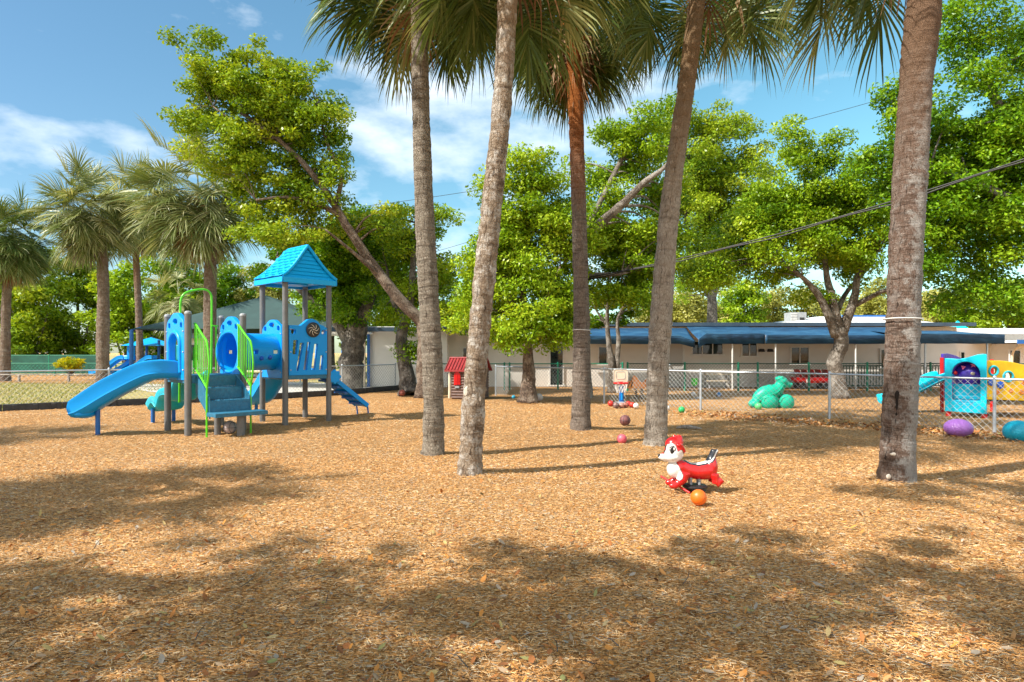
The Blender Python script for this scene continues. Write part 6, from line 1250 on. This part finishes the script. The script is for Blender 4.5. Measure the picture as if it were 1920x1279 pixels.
def starshape(c, r, ri, n, mat, name):
    ol = [((r if k % 2 == 0 else ri) * math.cos(math.pi * k / n + .3), (r if k % 2 == 0 else ri) * math.sin(math.pi * k / n + .3)) for k in range(2 * n)]; panel(name, ol, [], .03, mat, rp_, Matrix(((U.x, 0, Nn.x, c.x), (U.y, 0, Nn.y, c.y), (0, 1, 0, c.z), (0, 0, 0, 1))), .004)
pk = plain('pink_plastic', (.75, .13, .28), .4)
starshape(rq(.57, 1.28, .10), .075, .032, 5, pk, 'star'); starshape(rq(.36, 1.22, .11), .06, .03, 3, pk, 'triangle')
m = MB(); m.ball(rq(.20, 1.08, .09), (.05, .03, .05), 14, 10); m.build('round_button', M['red'], rp_); m = MB(); m.ball(rq(.55, 1.07, .125), (.055, .03, .04), 14, 10); m.build('round_button', M['cream'], rp_)
for (x, y, z0_, z1_) in ((10.82 - .0, 16.98 * 1.0, 0, 0),): pass
for p, zt in ((Vector((11.42, 17.0, 0)), 1.45), (Vector((13.02, 15.85, 0)), 1.33), (Vector((12.9, 17.2, 0)), 1.4)):
    m = MB(); m.tube([(p.x, p.y, -.03), (p.x, p.y, zt)], .045, 12); m.build('post', M['red'], rp_)
for u in (.06, Wd - .06): m = MB(); m.tube([rq(u, -.03, .06), rq(u, .2, .06)], .06, 12); m.build('foot', M['red'], rp_)
Y0 = P1 + Vector((.02, .12, 0)); Y1 = Vector((13.0, 15.75, 0)); YW = (Y1 - Y0).length
out = [(0, .45), (YW, .38), (YW, 1.22)] + [(YW * t, 1.22 + .17 * sm(min(1, (1 - t) / .75))) for t in np.linspace(.95, 0, 12)]
panel('yellow_panel', out, [circ(.22, 1.14, .10, .10, 18), circ(.62, 1.0, .115, .10, 18)], .07, M['yellow'], rp_, pm(Y0, Y1), .015)
UY = (Y1 - Y0).normalized(); NY = UY.cross(Vector((0, 0, 1)))
def ry(u, z, w): return Y0 + UY * u + NY * w + Vector((0, 0, z))
for u, z, r in ((.22, 1.14, .12), (.62, 1.0, .13)): m = MB(); m.tube([ry(u, z, .045) + UY * r * math.cos(a) + Vector((0, 0, r * .93 * math.sin(a))) for a in np.linspace(0, 6.2832, 33)[:-1]], .026, 8, closed=True); m.build('porthole_ring', M['teal'], rp_)
for u, z in ((.15, .87), (.40, .80)):
    m = MB(); MY = Matrix((UY, Vector((0, 0, 1)), NY)).transposed(); m.rev([(.001, 0), (.075, 0), (.075, .03), (.03, .04), (.001, .04)], ry(u, z, .035), 16, MY)
    for k in range(8): m.box(ry(u, z, .05) + UY * .08 * math.cos(k * .785) + Vector((0, 0, .08 * math.sin(k * .785))), (.03, .03, .03))
    m.build('gear', M['deepblue'], rp_)
for u, z in ((.34, .62), (.70, .66), (1.0, .62), (1.05, .85)):
    m = MB()
    for k in range(6): m.ball(ry(u, z, .04) + UY * .04 * math.cos(k * 1.05) + Vector((0, 0, .04 * math.sin(k * 1.05))), (.03, .02, .03), 8, 6)
    m.build('flower_button', M['orangewood'], rp_)
pp0, pp1 = Vector((11.42, 17.0, 0)), Vector((12.5, 17.4, 0)); panel('purple_panel', [(0, .3), (1.1, .3), (1.1, 1.3), (.9, 1.38), (.5, 1.5), (.2, 1.56), (0, 1.55)], [], .06, M['purple'], rp_, pm(pp0, pp1))
ps_keep = ps; ps = rp_
slide([(11.5, 17.0, .92), (11.2, 16.95, .86), (10.6, 16.9, .58), (10.1, 16.9, .36), (9.8, 16.9, .30)], 'cyan', .24, .14)
ps = ps_keep
m = MB(); m.box((12.3, 16.3, .40), (1.5, .9, .05)); m.build('deck', M['black'], rp_)
# far play set on the left
fp = thing('far_play_set', 'second blue play structure with three slides far behind the lawn palms', 'playground', (-24, 41, 0)); ps = fp
for x, y in ((-24.2, 40.6), (-22.4, 40.6), (-24.2, 42.4), (-22.4, 42.4), (-20.6, 40.6)): m = MB(); m.tube([(x, y, 0), (x, y, 2.35)], .08, 10); m.build('post', M['bluepaint'], fp)
m = MB(); m.box((-22.8, 41.5, 1.05), (3.2, 1.8, .08)); m.build('deck', M['step'], fp)
m = MB(); m.add([(-24.6, 40.2, 2.0), (-22.2, 40.2, 2.0), (-22.2, 42.8, 2.0), (-24.6, 42.8, 2.0), (-23.4, 41.5, 2.55)], [(0, 1, 4), (1, 2, 4), (2, 3, 4), (3, 0, 4), (3, 2, 1, 0)]); m.build('roof', M['blue2'], fp)
for yo, xo in ((40.3, -24.3), (40.9, -23.6), (40.1, -22.4)): slide([(xo, yo, 1.15), (xo - .4, yo, 1.1), (xo - 1.2, yo - .1, .5), (xo - 1.8, yo - .1, .25), (xo - 2.1, yo - .1, .22)], 'blue', .28, .2)
m = MB(); m.box((-24.1, 40.5, 1.6), (.5, .12, 1.0)); m.build('slide_hood', M['blue'], fp, bevel=.05); m = MB(); m.box((-21.3, 40.6, 1.55), (1.3, .1, .95)); m.build('climbing_wall', M['teal'], fp, bevel=.05)
m = MB(); m.tube([(-20.2, 40.6, 0), (-20.2, 40.6, 1.9), (-19.4, 40.6, 1.9), (-19.4, 40.6, 0)], .05, 8); m.build('climbing_arch', M['limeg'], fp)
ps = ps_keep
